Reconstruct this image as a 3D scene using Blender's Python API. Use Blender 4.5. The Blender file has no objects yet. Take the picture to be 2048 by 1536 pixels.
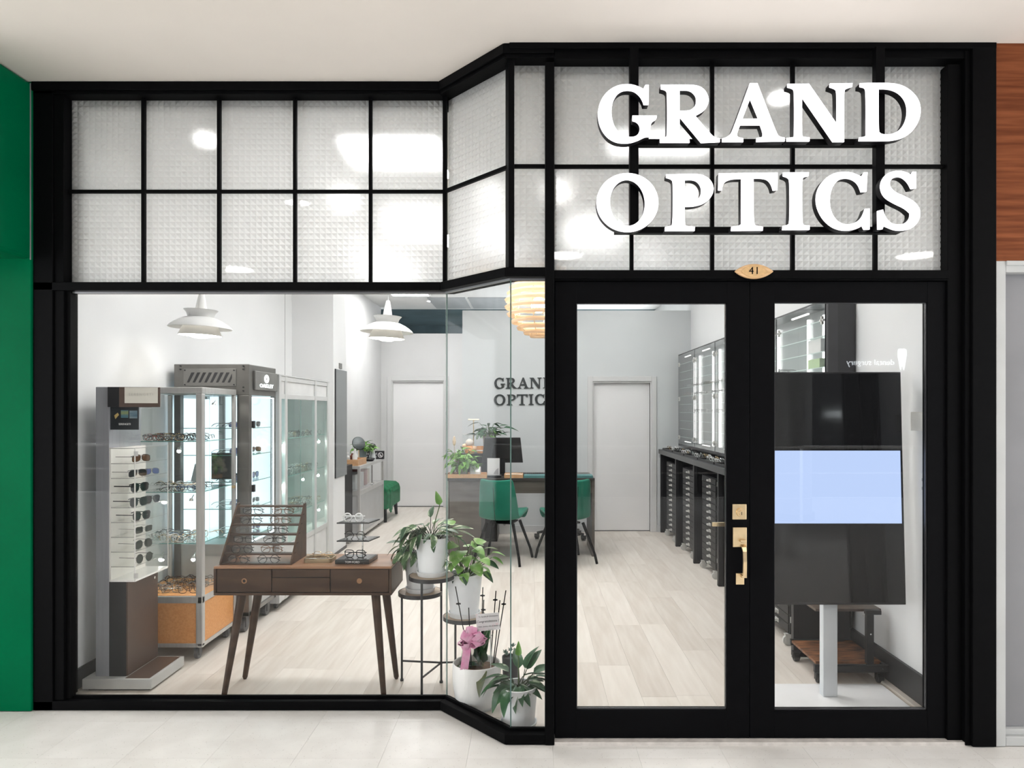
import bpy, math, random
from mathutils import Vector, Matrix, Euler
PI = math.pi
S = bpy.context.scene
COL = S.collection
EYE, F = 1.55, 1450.0

# ------------------------------------------------------------------ camera
cam_d = bpy.data.cameras.new('camera'); cam = bpy.data.objects.new('camera', cam_d); COL.objects.link(cam)
cam.location = (0, 0, EYE); cam.rotation_euler = (PI/2, 0, 0)
cam_d.sensor_width = 36.0; cam_d.lens = 36.0*F/2048
cam_d.shift_x = -38/2048; cam_d.shift_y = 54/2048
cam_d.clip_start = 0.05; cam_d.clip_end = 100
S.camera = cam
# ------------------------------------------------------------------ world (daylight of the mall atrium) and exposure
w = bpy.data.worlds.new('world'); S.world = w; w.use_nodes = True
bg = w.node_tree.nodes['Background']; bg.inputs[0].default_value = (0.93, 0.97, 1.0, 1); bg.inputs[1].default_value = 2.1
S.view_settings.view_transform = 'Standard'; S.view_settings.look = 'None'
S.view_settings.gamma = 1; S.view_settings.use_curve_mapping = False
S.view_settings.exposure = 1.14
S.cycles.use_adaptive_sampling = True; S.cycles.adaptive_threshold = 0.01; S.cycles.transparent_max_bounces = 32; S.cycles.max_bounces = 8; S.cycles.transmission_bounces = 6
S.cycles.caustics_reflective = False; S.cycles.caustics_refractive = False; S.cycles.sample_clamp_indirect = 4.0
PANEL_E, DOWN_E, MALL_E = 14.0, 84.0, 24.0      # emission of ceiling panels, downlights, mall ceiling lights

# ------------------------------------------------------------------ materials
MATS = {}
def nd(t, k, **kw):
    n = t.nodes.new(k)
    for a, b in kw.items(): setattr(n, a, b)
    return n
def mat(name, col, rough=0.5, metal=0.0, vary=0.04, scale=8.0, bump=0.0, stretch=None, emit=None, emit_s=0, coat=0.0, spec=0.5, col2=None, lo=0.35, hi=0.65, detail=4, aniso_wave=None, trans=0.0, ior=1.45, alpha=None):
    """Principled material whose colour is broken up by a noise texture (object space)."""
    if name in MATS: return MATS[name]
    m = bpy.data.materials.new(name); m.use_nodes = True; t = m.node_tree; p = t.nodes['Principled BSDF']
    tc = nd(t, 'ShaderNodeTexCoord'); mp = nd(t, 'ShaderNodeMapping'); t.links.new(tc.outputs['Object'], mp.inputs[0])
    if stretch: mp.inputs['Scale'].default_value = stretch
    nz = nd(t, 'ShaderNodeTexNoise'); nz.inputs['Scale'].default_value = scale; nz.inputs['Detail'].default_value = detail
    t.links.new(mp.outputs[0], nz.inputs['Vector'])
    cr = nd(t, 'ShaderNodeValToRGB'); cr.color_ramp.elements[0].position = lo; cr.color_ramp.elements[1].position = hi
    a = col if col2 is None else col
    if col2 is None:
        cr.color_ramp.elements[0].color = (*[max(0, c*(1-vary)) for c in col], 1)
        cr.color_ramp.elements[1].color = (*[min(1, c*(1+vary)) for c in col], 1)
    else:
        cr.color_ramp.elements[0].color = (*col, 1); cr.color_ramp.elements[1].color = (*col2, 1)
    t.links.new(nz.outputs['Fac'], cr.inputs[0]); t.links.new(cr.outputs[0], p.inputs['Base Color'])
    p.inputs['Roughness'].default_value = rough; p.inputs['Metallic'].default_value = metal
    p.inputs['Specular IOR Level'].default_value = spec; p.inputs['Coat Weight'].default_value = coat
    p.inputs['Transmission Weight'].default_value = trans; p.inputs['IOR'].default_value = ior
    if bump:
        b = nd(t, 'ShaderNodeBump'); b.inputs['Strength'].default_value = bump; b.inputs['Distance'].default_value = 0.01
        t.links.new(nz.outputs['Fac'], b.inputs['Height']); t.links.new(b.outputs[0], p.inputs['Normal'])
    if emit:
        p.inputs['Emission Color'].default_value = (*emit, 1); p.inputs['Emission Strength'].default_value = emit_s
    MATS[name] = m; return m
def glass_mat(name, tint=(0.985, 0.987, 0.985), rough=0.0, ior=1.27, gloss=(1, 1, 1)):
    """Thin sheet: sees straight through, mirrors by Fresnel."""
    if name in MATS: return MATS[name]
    m = bpy.data.materials.new(name); m.use_nodes = True; t = m.node_tree; t.nodes.clear()
    o = nd(t, 'ShaderNodeOutputMaterial'); mx = nd(t, 'ShaderNodeMixShader')
    tr = nd(t, 'ShaderNodeBsdfTransparent'); tr.inputs[0].default_value = (*tint, 1)
    gl = nd(t, 'ShaderNodeBsdfGlossy'); gl.inputs[0].default_value = (*gloss, 1); gl.inputs['Roughness'].default_value = rough
    # Schlick reflectance, the same from both faces of the sheet
    f0 = ((ior-1)/(ior+1))**2
    ge = nd(t, 'ShaderNodeNewGeometry'); dt = nd(t, 'ShaderNodeVectorMath', operation='DOT_PRODUCT'); t.links.new(ge.outputs['Normal'], dt.inputs[0]); t.links.new(ge.outputs['Incoming'], dt.inputs[1])
    ab = nd(t, 'ShaderNodeMath', operation='ABSOLUTE'); t.links.new(dt.outputs['Value'], ab.inputs[0])
    om = nd(t, 'ShaderNodeMath', operation='SUBTRACT', use_clamp=True); om.inputs[0].default_value = 1; t.links.new(ab.outputs[0], om.inputs[1])
    pw = nd(t, 'ShaderNodeMath', operation='POWER'); pw.inputs[1].default_value = 5; t.links.new(om.outputs[0], pw.inputs[0])
    fr = nd(t, 'ShaderNodeMath', operation='MULTIPLY_ADD'); fr.inputs[1].default_value = 1-f0; fr.inputs[2].default_value = f0; t.links.new(pw.outputs[0], fr.inputs[0])
    t.links.new(fr.outputs[0], mx.inputs[0]); t.links.new(tr.outputs[0], mx.inputs[1]); t.links.new(gl.outputs[0], mx.inputs[2]); t.links.new(mx.outputs[0], o.inputs[0])
    MATS[name] = m; return m
def prism_mat():
    """Prismatic acrylic behind flat glass: facets scatter the light, the sheet itself blurs lamps behind it and mirrors faintly."""
    m = bpy.data.materials.new('prismatic_acrylic'); m.use_nodes = True; t = m.node_tree; t.nodes.clear()
    o = nd(t, 'ShaderNodeOutputMaterial')
    vt = nd(t, 'ShaderNodeVectorTransform', vector_type='NORMAL', convert_from='OBJECT', convert_to='WORLD'); vt.inputs[0].default_value = (0, -1, 0)
    tl = nd(t, 'ShaderNodeBsdfTranslucent'); tl.inputs[0].default_value = (0.62, 0.625, 0.62, 1)
    rf = nd(t, 'ShaderNodeBsdfRefraction'); rf.inputs['Color'].default_value = (0.82, 0.825, 0.82, 1); rf.inputs['Roughness'].default_value = 0.42; rf.inputs['IOR'].default_value = 1.25
    df = nd(t, 'ShaderNodeBsdfDiffuse'); df.inputs[0].default_value = (0.86, 0.865, 0.86, 1)
    gl = nd(t, 'ShaderNodeBsdfGlossy'); gl.inputs['Roughness'].default_value = 0.02
    t.links.new(vt.outputs[0], rf.inputs['Normal']); t.links.new(vt.outputs[0], gl.inputs['Normal'])
    m1 = nd(t, 'ShaderNodeMixShader'); m1.inputs[0].default_value = 0.20; t.links.new(tl.outputs[0], m1.inputs[1]); t.links.new(rf.outputs[0], m1.inputs[2])
    m3 = nd(t, 'ShaderNodeMixShader'); m3.inputs[0].default_value = 0.36; t.links.new(m1.outputs[0], m3.inputs[1]); t.links.new(df.outputs[0], m3.inputs[2])
    m2 = nd(t, 'ShaderNodeMixShader'); m2.inputs[0].default_value = 0.022
    t.links.new(m3.outputs[0], m2.inputs[1]); t.links.new(gl.outputs[0], m2.inputs[2]); t.links.new(m2.outputs[0], o.inputs[0])
    MATS['prism'] = m; return m
def leaf_mat(name, c1, c2, scale=30, stretch=(1, 1, 1), lo=.4, hi=.6):
    m = mat(name, c1, 0.38, col2=c2, scale=scale, stretch=stretch, lo=lo, hi=hi, detail=3, spec=.4)
    return m
def emit_mat(name, col, s):
    if name in MATS: return MATS[name]
    m = bpy.data.materials.new(name); m.use_nodes = True; t = m.node_tree; t.nodes.clear()
    o = nd(t, 'ShaderNodeOutputMaterial'); e = nd(t, 'ShaderNodeEmission'); e.inputs[0].default_value = (*col, 1); e.inputs[1].default_value = s
    t.links.new(e.outputs[0], o.inputs[0]); MATS[name] = m; return m

BLACK = mat('black_powder_coat', (0.0030, 0.0030, 0.0034), 0.45, vary=.15, scale=40, bump=.02, spec=.05)
BLACK_DOOR = mat('black_door_paint', (0.0030, 0.0030, 0.0037), 0.45, vary=.15, scale=30, bump=.02, spec=.06)
WHITE_WALL = mat('white_wall_paint', (0.77, 0.775, 0.78), 0.75, vary=.015, scale=3)
GREY_WALL = mat('pale_grey_paint', (0.62, 0.62, 0.62), 0.7, vary=.02, scale=3)
PARTITION = mat('partition_paint', (0.60, 0.625, 0.635), 0.7, vary=.015, scale=3)
DOOR_WHITE = mat('white_door_paint', (0.80, 0.795, 0.80), 0.5, vary=.015, scale=3)
CEIL = mat('soffit_plaster', (0.87, 0.805, 0.745), 0.85, vary=.03, scale=1.2)
SHOP_CEIL = mat('shop_ceiling_paint', (0.72, 0.72, 0.71), 0.85, vary=.02, scale=2)
VOID = mat('void_gloom_and_reflection', (0.085, 0.13, 0.145), 0.7, vary=.2, scale=2)  # void's darkness and the glass reflection over it put into one colour
CHAR = mat('charcoal_skirting_paint', (0.028, 0.028, 0.03), 0.4, vary=.1, scale=10)
GLASS = glass_mat('clear_glass'); GLASS_G = glass_mat('shelf_glass', (0.90, 0.97, 0.95)); ACRYLIC = glass_mat('acrylic_sheet', (0.97, 0.975, 0.97), ior=1.35)
GEDGE = mat('green_glass_edge', (0.24, 0.36, 0.33), 0.15, vary=.1, scale=20)
SEDGE = mat('shelf_glass_edge', (0.18, 0.42, 0.38), 0.15, vary=.1, scale=20)
AEDGE = mat('acrylic_edge', (0.75, 0.74, 0.72), 0.2, vary=.03)
PRISM = prism_mat()
ALU = mat('satin_aluminium', (0.58, 0.575, 0.565), 0.35, 0.55, vary=.05, scale=60, stretch=(1, 1, .05))
CHROME = mat('chrome', (0.75, 0.75, 0.75), 0.15, 1.0, vary=.02)
BRASS = mat('satin_brass', (0.80, 0.62, 0.38), 0.28, 0.9, vary=.06, scale=25)
LED = emit_mat('led_white', (1, 0.995, 0.985), PANEL_E)

# ------------------------------------------------------------------ mesh building
class MB:
    def __init__(s): s.v = []; s.f = []; s.m = []
    def add(s, v, f, m=0):
        o = len(s.v); s.v += [tuple(p) for p in v]; s.f += [tuple(i+o for i in q) for q in f]; s.m += [m]*len(f); return s
    def box(s, x0, x1, y0, y1, z0, z1, m=0):
        x0, x1 = min(x0, x1), max(x0, x1); y0, y1 = min(y0, y1), max(y0, y1); z0, z1 = min(z0, z1), max(z0, z1)
        return s.add([(x0,y0,z0),(x1,y0,z0),(x1,y1,z0),(x0,y1,z0),(x0,y0,z1),(x1,y0,z1),(x1,y1,z1),(x0,y1,z1)],
                     [(0,3,2,1),(4,5,6,7),(0,1,5,4),(1,2,6,5),(2,3,7,6),(3,0,4,7)], m)
    def prism(s, pts, z0, z1, m=0):       # polygon in xy (ccw), extruded in z
        a = sum(pts[i][0]*pts[(i+1) % len(pts)][1]-pts[(i+1) % len(pts)][0]*pts[i][1] for i in range(len(pts)))
        if a < 0: pts = pts[::-1]
        n = len(pts)
        return s.add([(x,y,z0) for x,y in pts]+[(x,y,z1) for x,y in pts],
                     [tuple(range(n-1,-1,-1)), tuple(range(n,2*n))]+[(i,(i+1)%n,n+(i+1)%n,n+i) for i in range(n)], m)
    def prismx(s, pts, x0, x1, m=0):      # polygon in (y,z), extruded in x
        o = len(s.v); s.prism(pts, x0, x1, m); s.v[o:] = [(z,x,y) for x,y,z in s.v[o:]]; return s
    def prismy(s, pts, y0, y1, m=0):      # polygon in (x,z), extruded in y
        o = len(s.v); s.prism(pts, y0, y1, m); s.v[o:] = [(x,z,y) for x,y,z in s.v[o:]]
        k = len(s.f)
        n = len(pts)+2; s.f[-n:] = [q[::-1] for q in s.f[-n:]]; return s
    def cyl(s, p0, p1, r0, r1=None, n=12, m=0, cap=True):
        r1 = r0 if r1 is None else r1
        p0, p1 = Vector(p0), Vector(p1); d = (p1-p0).normalized()
        a = d.orthogonal().normalized(); b = d.cross(a)
        v = [p0+(a*math.cos(2*PI*i/n)+b*math.sin(2*PI*i/n))*r0 for i in range(n)]+[p1+(a*math.cos(2*PI*i/n)+b*math.sin(2*PI*i/n))*r1 for i in range(n)]
        f = [(i,(i+1)%n,n+(i+1)%n,n+i) for i in range(n)]
        if cap: f += [tuple(range(n-1,-1,-1)), tuple(range(n,2*n))]
        return s.add(v, f, m)
    def lathe(s, prof, c=(0,0,0), n=24, m=0):   # prof (r,z)
        v = []; f = []; k = len(prof)
        for i in range(n):
            a = 2*PI*i/n
            for r, z in prof: v.append((c[0]+r*math.cos(a), c[1]+r*math.sin(a), c[2]+z))
        for i in range(n):
            j = (i+1) % n
            for q in range(k-1):
                if prof[q][0] < 1e-6 and prof[q+1][0] < 1e-6: continue
                f.append((i*k+q, j*k+q, j*k+q+1, i*k+q+1))
        return s.add(v, f, m)
    def tube(s, pts, r, n=6, closed=False, m=0, cap=True):
        pts = [Vector(p) for p in pts]; k = len(pts); rr = r if isinstance(r, (list, tuple)) else [r]*k
        v = []; f = []; prev = None
        for i, p in enumerate(pts):
            if closed: d = (pts[(i+1)%k]-pts[i-1])
            else: d = pts[min(i+1,k-1)]-pts[max(i-1,0)]
            d = d.normalized() if d.length > 1e-9 else Vector((0,0,1))
            if prev is None: a = d.orthogonal().normalized()
            else:
                a = prev-d*prev.dot(d); a = a.normalized() if a.length > 1e-6 else d.orthogonal().normalized()
            prev = a; b = d.cross(a)
            for q in range(n):
                t = 2*PI*q/n; v.append(p+(a*math.cos(t)+b*math.sin(t))*rr[i])
        for i in range(k if closed else k-1):
            j = (i+1) % k
            for q in range(n): f.append((i*n+q, i*n+(q+1)%n, j*n+(q+1)%n, j*n+q))
        if cap and not closed: f += [tuple(range(n-1,-1,-1)), tuple((k-1)*n+q for q in range(n))]
        return s.add(v, f, m)
    def sphere(s, c, r, nu=12, nv=8, m=0, sz=1.0):
        prof = [(r*math.sin(PI*i/nv), -r*sz*math.cos(PI*i/nv)) for i in range(nv+1)]
        return s.lathe(prof, c, nu, m)
    def xf(s, M, start=0):
        s.v[start:] = [tuple(M @ Vector(p)) for p in s.v[start:]]; return s
def box(*a): return MB().box(*a)
ROOT_W = {}
def mesh_of(name, mb, mats, smooth=False, off=(0,0,0)):
    me = bpy.data.meshes.new(name)
    me.from_pydata([(x-off[0], y-off[1], z-off[2]) for x,y,z in mb.v], [], mb.f)
    for mm in (mats if isinstance(mats, (list, tuple)) else [mats]): me.materials.append(mm)
    if any(mb.m): me.polygons.foreach_set('material_index', mb.m)
    if smooth is True: me.polygons.foreach_set('use_smooth', [True]*len(me.polygons))
    me.update()
    return me
def link(name, data, parent=None, loc=None, rot=None, M=None):
    o = bpy.data.objects.new(name, data); COL.objects.link(o)
    if parent is not None: o.parent = parent
    if loc is not None: o.location = loc
    if rot is not None: o.rotation_euler = rot
    if M is not None: o.matrix_basis = M
    return o
def tag(o, label=None, cat=None, group=None, kind=None):
    if label: o['label'] = label
    if cat: o['category'] = cat
    if group: o['group'] = group
    if kind: o['kind'] = kind
    return o
def thing(name, label, cat, loc=(0,0,0), rotz=0.0, group=None, rot=None):
    o = link(name, None, None, loc, rot or (0,0,rotz)); o.empty_display_size = .05
    ROOT_W[o.name] = Vector(loc)
    return tag(o, label, cat, group)
def autosmooth(o, ang=35):
    me = o.data
    me.polygons.foreach_set('use_smooth', [True]*len(me.polygons))
    try: me.set_sharp_from_angle(angle=math.radians(ang))
    except Exception: pass
def bevel(o, wd=.003, seg=2, ang=40):
    b = o.modifiers.new('edge', 'BEVEL'); b.width = wd; b.segments = seg; b.limit_method = 'ANGLE'; b.angle_limit = math.radians(ang); b.use_clamp_overlap = True
    return o
def part(root, name, mb, m, world=False, bev=0, smooth=False, label=None):
    """A mesh child of root. world=True: mb is in world coordinates (root must be unrotated)."""
    off = (0,0,0)
    if world:
        r = root
        off = Vector((0,0,0))
        while r is not None: off = off+Vector(r.location); r = r.parent
    o = link(name, mesh_of(name, mb, m, False, off), root)
    if smooth: autosmooth(o)
    if bev: bevel(o, bev)
    if label: o['label'] = label
    return o
def solo(name, label, cat, mb, m, origin=(0,0,0), group=None, bev=0, smooth=False):
    """A thing that is one mesh, built in world coordinates."""
    o = link(name, mesh_of(name, mb, m, False, origin), None, origin)
    if smooth: autosmooth(o)
    if bev: bevel(o, bev)
    return tag(o, label, cat, group)
def struct(name, mb, m, label=None, parent=None, bev=0, origin=(0,0,0), smooth=False):
    o = link(name, mesh_of(name, mb, m, False, origin), parent, origin)
    if smooth: autosmooth(o)
    if bev: bevel(o, bev)
    if parent is None: o['kind'] = 'structure'
    if label: o['label'] = label
    return o
def copy_tree(o, parent=None):
    c = o.copy(); COL.objects.link(c); c.parent = parent
    for ch in list(o.children): copy_tree(ch, c)
    return c
def text_mesh(body, size, mat_, depth=.001, align='CENTER', spacing=1.0):
    cu = bpy.data.curves.new('text', 'FONT'); cu.body = body; cu.size = size; cu.extrude = depth; cu.align_x = align; cu.align_y = 'CENTER'
    cu.space_character = spacing; cu.resolution_u = 3
    to = bpy.data.objects.new('text', cu); COL.objects.link(to)
    dg = bpy.context.evaluated_depsgraph_get(); dg.update()
    me = bpy.data.meshes.new_from_object(to.evaluated_get(dg))
    bpy.data.objects.remove(to); me.materials.clear(); me.materials.append(mat_); return me
def text(root, name, body, size, m, loc, rot=(PI/2,0,0), **kw):
    return link(name, text_mesh(body, size, m, **kw), root, loc, rot)
def px(u, v, Y): return ((u-1062)*Y/F, Y, EYE-(v-822)*Y/F)
# ================================================================== structure
H = 3.25            # soffit height outside
HC = 3.22           # shop ceiling
YL, YR = 3.752, 3.365
PATH = [(-2.577, YL), (-.470, YL), (-.1205, YR), (.107, YR)]
def offset(path, d):
    """inward (away from the viewer) offset of an open polyline"""
    out = []
    for i, p in enumerate(path):
        ns = []
        for a, b in ((i-1, i), (i, i+1)):
            if a < 0 or b >= len(path): continue
            dx, dy = path[b][0]-path[a][0], path[b][1]-path[a][1]; L = math.hypot(dx, dy)
            ns.append((-dy/L, dx/L))
        if len(ns) == 1: n = ns[0]; k = 1
        else:
            n = (ns[0][0]+ns[1][0], ns[0][1]+ns[1][1]); L = math.hypot(*n); n = (n[0]/L, n[1]/L); k = 1/(n[0]*ns[0][0]+n[1]*ns[0][1])
        out.append((p[0]+n[0]*d*k, p[1]+n[1]*d*k))
    return out
def band(mb, path, d0, d1, z0, z1):
    a, b = offset(path, d0), offset(path, d1)
    for i in range(len(path)-1): mb.prism([a[i], a[i+1], b[i+1], b[i]], z0, z1)
    return mb

# ---- shop floor of single planks
PLANKS = [mat('oak_plank_%d' % i, c, 0.42, col2=c2, scale=2.2, stretch=(9, .9, 1), lo=.3, hi=.75, detail=8, bump=.03, spec=.35) for i, (c, c2) in enumerate([
    ((.62,.555,.49), (.76,.71,.65)), ((.67,.605,.54), (.79,.74,.68)), ((.60,.535,.47), (.73,.68,.62)), ((.69,.63,.565), (.80,.75,.69))])]
fl = struct('floor', box(-2.55, 2.05, 3.35, 14.2, -.06, -.012), mat('plank_joint_filler', (.40,.36,.31), .7))
rnd = random.Random(4)
pm = {}
PW, PL = .19, 1.32
col_i = 0
x = .60-PW*17
while x < 2.05:
    y = 3.30-rnd.random()*PL
    while y < 11.72:
        x0, x1, y0, y1 = max(x, -2.55), min(x+PW, 2.05), max(y, 3.40 if x > -.2 else 3.44), min(y+PL, 11.72)
        if x0 < -.12: y0 = max(y0, 3.79 if x0 < -.47 else 3.365-(x0+.1205)*(.387/.3495)+.045)
        if y1-y0 > .05 and x1-x0 > .02:
            key = (round(x1-x0, 3), round(y1-y0, 3), rnd.randrange(4))
            if key not in pm:
                w_, l_ = x1-x0-.0009, y1-y0-.0009
                mb = box(-w_/2, w_/2, -l_/2, l_/2, -.012, 0)
                pm[key] = mesh_of('plank', mb, PLANKS[key[2]])
            link('plank', pm[key], fl, ((x0+x1)/2, (y0+y1)/2, -rnd.random()*.0006))
        y += PL
    x += PW
# ---- mall floor: terrazzo tiles
TZ = []
for i, (c, c2) in enumerate([((.71,.695,.67), (.77,.755,.735)), ((.73,.715,.69), (.79,.775,.755)), ((.70,.68,.655), (.76,.745,.72))]):
    m = mat('terrazzo_%d' % i, c, 0.3, col2=c2, scale=6, detail=6, spec=.3)
    t = m.node_tree; p = t.nodes['Principled BSDF']
    vo = nd(t, 'ShaderNodeTexVoronoi'); vo.inputs['Scale'].default_value = 95
    tc = nd(t, 'ShaderNodeTexCoord'); t.links.new(tc.outputs['Object'], vo.inputs['Vector'])
    r2 = nd(t, 'ShaderNodeValToRGB'); r2.color_ramp.elements[0].position = .10; r2.color_ramp.elements[0].color = (.45,.43,.40,1); r2.color_ramp.elements[1].position = .17; r2.color_ramp.elements[1].color = (1,1,1,1)
    nz = nd(t, 'ShaderNodeTexNoise'); nz.inputs['Scale'].default_value = 60; t.links.new(tc.outputs['Object'], nz.inputs['Vector'])
    r3 = nd(t, 'ShaderNodeValToRGB'); r3.color_ramp.elements[0].position = .50; r3.color_ramp.elements[0].color = (0,0,0,1); r3.color_ramp.elements[1].position = .58
    t.links.new(nz.outputs['Fac'], r3.inputs[0])
    mx = nd(t, 'ShaderNodeMix', data_type='RGBA', blend_type='MULTIPLY'); src = p.inputs['Base Color'].links[0].from_socket
    t.links.new(vo.outputs['Distance'], r2.inputs[0]); t.links.new(r3.outputs[0], mx.inputs['Factor'])
    t.links.new(src, mx.inputs['A']); t.links.new(r2.outputs[0], mx.inputs['B']); t.links.new(mx.outputs['Result'], p.inputs['Base Color'])
    TZ.append(m)
GROUT = mat('tile_joint', (.56,.54,.51), .8)
fm = struct('floor.001', MB().box(-9, 9, -6.2, 1.70, -.06, 0).box(-9, 9, 1.70, 4.4, -.06, -.006), [TZ[0]], 'pale speckled terrazzo walkway in front of the shop')
fm.data.materials.append(GROUT); fm.location.z = -.003
for p in fm.data.polygons[6:]: p.material_index = 1
TS = .385
tm = [mesh_of('tile', box(-TS/2+.0004, TS/2-.0004, -TS/2+.0004, TS/2-.0004, -.006, 0), TZ[i]) for i in range(3)]
nx = 20
for i in range(nx):
    for j in range(6):
        X = -2.21-3*TS+TS*(i+.5); Y = 1.70+TS*(j+.5)
        
        link('tile', tm[rnd.randrange(3)], fm, (X, Y, 0), (0, 0, rnd.randrange(4)*PI/2))
# ---- ceilings
struct('ceiling', MB().box(-9, 9, -3.2, 3.36, H, H+.2).prism([(-9, 3.36), (-.1, 3.36), (-.45, 3.75), (-9, 3.75)], H, H+.2), CEIL, 'cream plaster soffit above the shopfront')
struct('ceiling.001', MB().prism([(-2.6, 3.80), (-.43, 3.80), (-.09, 3.43), (2.15, 3.43), (2.15, 11.9), (-2.6, 11.9)], HC, HC+.2), SHOP_CEIL)
struct('ceiling.002', box(-2.6, 2.15, 11.9, 14.2, HC, HC+.2), VOID)
# ---- shop walls
struct('wall_left', MB().box(-2.70, -2.54, 3.80, 7.7, 0, HC), WHITE_WALL)
struct('wall_pillar', MB().box(-2.60, -2.10, 7.7, 8.23, 0, HC), WHITE_WALL)
struct('wall_alcove', MB().box(-2.60, -2.42, 8.23, 11.7, 0, HC), GREY_WALL)
struct('wall_right', MB().box(2.05, 2.145, 3.46, 9.34, 0, HC).box(2.05, 2.145, 9.34, 14.2, 2.84, HC), WHITE_WALL)
# back walls with their door openings
def wall_open(name, x0, x1, y0, y1, z1, ox0, ox1, oz, m):
    return struct(name, MB().box(x0, ox0, y0, y1, 0, z1).box(ox1, x1, y0, y1, 0, z1).box(ox0, ox1, y0, y1, oz, z1), m)
wall_open('wall_rear', -2.6, -.3, 11.7, 11.85, 2.80, -2.25, -1.40, 2.04+.0, GREY_WALL)
wall_open('wall_back', .66, 2.10, 9.30, 9.45, 2.84, .79, 1.545, 1.93, PARTITION)
struct('wall_partition', MB().box(-.88, .66, 9.30, 9.45, 0, 2.84), PARTITION, 'blue-white partition wall carrying the dark lettering')
struct('wall_void', MB().box(-2.7, 2.2, 14.2, 14.3, 0, HC).box(-2.62, -2.6, 11.85, 14.2, 0, HC), VOID)
struct('wall_passage', MB().box(-.88, -.78, 9.45, 11.7, 0, 2.84), GREY_WALL)
# skirting boards
struct('baseboard_left', MB().box(-2.54, -2.522, 3.82, 7.7, 0, .11).box(-2.10, -2.09, 7.7, 8.23, 0, .03), CHAR, bev=.002)
struct('baseboard_right', MB().box(2.03, 2.05, 3.46, 9.30, 0, .17), CHAR, bev=.002)
struct('trim_4', box(1.99, 2.03, 3.46, 4.5, 0, .018), PLANKS[2], bev=.004)
struct('baseboard_back', MB().box(-.88, .74, 9.285, 9.30, 0, .085).box(1.60, 2.03, 9.285, 9.30, 0, .085), mat('pale_skirting', (.56,.57,.58), .5), bev=.002)
SEAM = mat('panel_joint', (.10,.10,.11), .6)
struct('trim_7', box(-2.542, -2.538, 7.48, 7.484, .1, HC-.02), SEAM)
# interior doors
def flush_door(name, x0, x1, y, z1, cw, lab, ajar=False):
    d = struct(name, box(x0, x1, y+.05, y+.09, .012, z1), DOOR_WHITE, lab)
    cs = MB().box(x0-cw, x0, y-.018, y+.0, 0, z1+cw).box(x1, x1+cw, y-.018, y, 0, z1+cw).box(x0, x1, y-.018, y, z1, z1+cw)
    struct('door_casing', cs, GREY_WALL, None, d, bev=.004)
    st = MB().box(x0, x0+.018, y-.001, y+.05, 0, z1).box(x1-.018, x1, y-.001, y+.05, 0, z1).box(x0+.018, x1-.018, y-.001, y+.05, z1-.018, z1)
    struct('door_stop', st, GREY_WALL, None, d)
    struct('shadow_gap', box(x0, x1, y+.06, y+.085, 0, .012), SEAM, None, d)
    return d
d3 = flush_door('door_3', -2.25, -1.40, 11.7, 2.04, .07, 'plain pale flush door at the end of the passage')
d4 = flush_door('door_4', .79, 1.545, 9.30, 1.93, .065, 'plain pale flush door beside the black drawer counter')
struct('edge_seal', box(1.527, 1.537, 9.302, 9.345, .0, 1.912), mat('dark_seal', (.06,.06,.065), .5), None, d4)

# ---- shopfront: black frames
ZS, ZT0, ZT1, ZB1 = .047, 2.175, 2.218, 3.19
w1 = struct('window_1', band(MB(), PATH, 0, .085, 0, ZS), BLACK, 'clear angled bay display window with a black sill', bev=.003)
mb = band(MB(), PATH, .0, .012, .0, .030); mb2 = band(MB(), PATH, .046, .062, ZS, ZS+.012)
struct('glazing_channel', mb2, BLACK, None, w1)
struct('transom_rail', band(MB(), PATH, 0, .10, ZT0, ZT1), BLACK, None, w1, bev=.003)
struct('glazing_channel', band(MB(), PATH, .046, .062, ZT0-.008, ZT0), mat('steel_channel', (.45,.45,.46), .3, .8), None, w1)
struct('side_frame', MB().box(-2.425, -2.402, YL+.03, YL+.075, ZS, ZT0), BLACK, None, w1)
GP = offset(PATH, .054)
def glass_sheet(name, A, B, z0, z1, parent, t=.008, mats=None):
    dx, dy = B[0]-A[0], B[1]-A[1]; L = math.hypot(dx, dy); n = (-dy/L*t, dx/L*t)
    mb = MB().prism([A, B, (B[0]+n[0], B[1]+n[1]), (A[0]+n[0], A[1]+n[1])], z0, z1)
    # faces: bottom, top, then sides; the two short vertical sides show the green edge
    sides = sorted(range(2, 6), key=lambda i: (Vector(mb.v[mb.f[i][1]])-Vector(mb.v[mb.f[i][0]])).length)[:2]
    for i in sides: mb.m[i] = 1
    return struct(name, mb, mats or [GLASS, GEDGE], None, parent)
def lerp(a, b, t): return (a[0]+(b[0]-a[0])*t, a[1]+(b[1]-a[1])*t)
glass_sheet('glass_pane', (-2.41, GP[0][1]), lerp(GP[1], GP[0], .001), ZS+.004, ZT0-.002, w1)
glass_sheet('glass_pane', lerp(GP[1], GP[2], .004), lerp(GP[1], GP[2], .994), ZS+.004, ZT0-.002, w1)
glass_sheet('glass_pane', lerp(GP[2], GP[3], .01), (.066, GP[3][1]), ZS+.004, ZT0-.002, w1)
# columns
struct('trim_1', MB().box(-2.577, -2.476, YL, YL+.13, 0, H).box(-2.476, -2.425, YL+.012, YL+.13, ZS, H), BLACK, 'black end column beside the green shopfront', bev=.003)
struct('trim_2', MB().box(.0655, .1085, YR-.005, YR+.10, 0, 3.17).box(.095, .128, 3.447, 3.475, .014, 2.16), BLACK, 'slim black post between bay window and doors', bev=.003)
struct('trim_3', MB().box(2.037, 2.147, YR-.022, YR+.11, 0, H).box(2.012, 2.037, YR-.006, YR+.10, 0, H-.03).box(1.945, 2.012, YR+.02, YR+.10, 0, 3.17), BLACK, 'black end column beside the timber panel', bev=.003)
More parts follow.
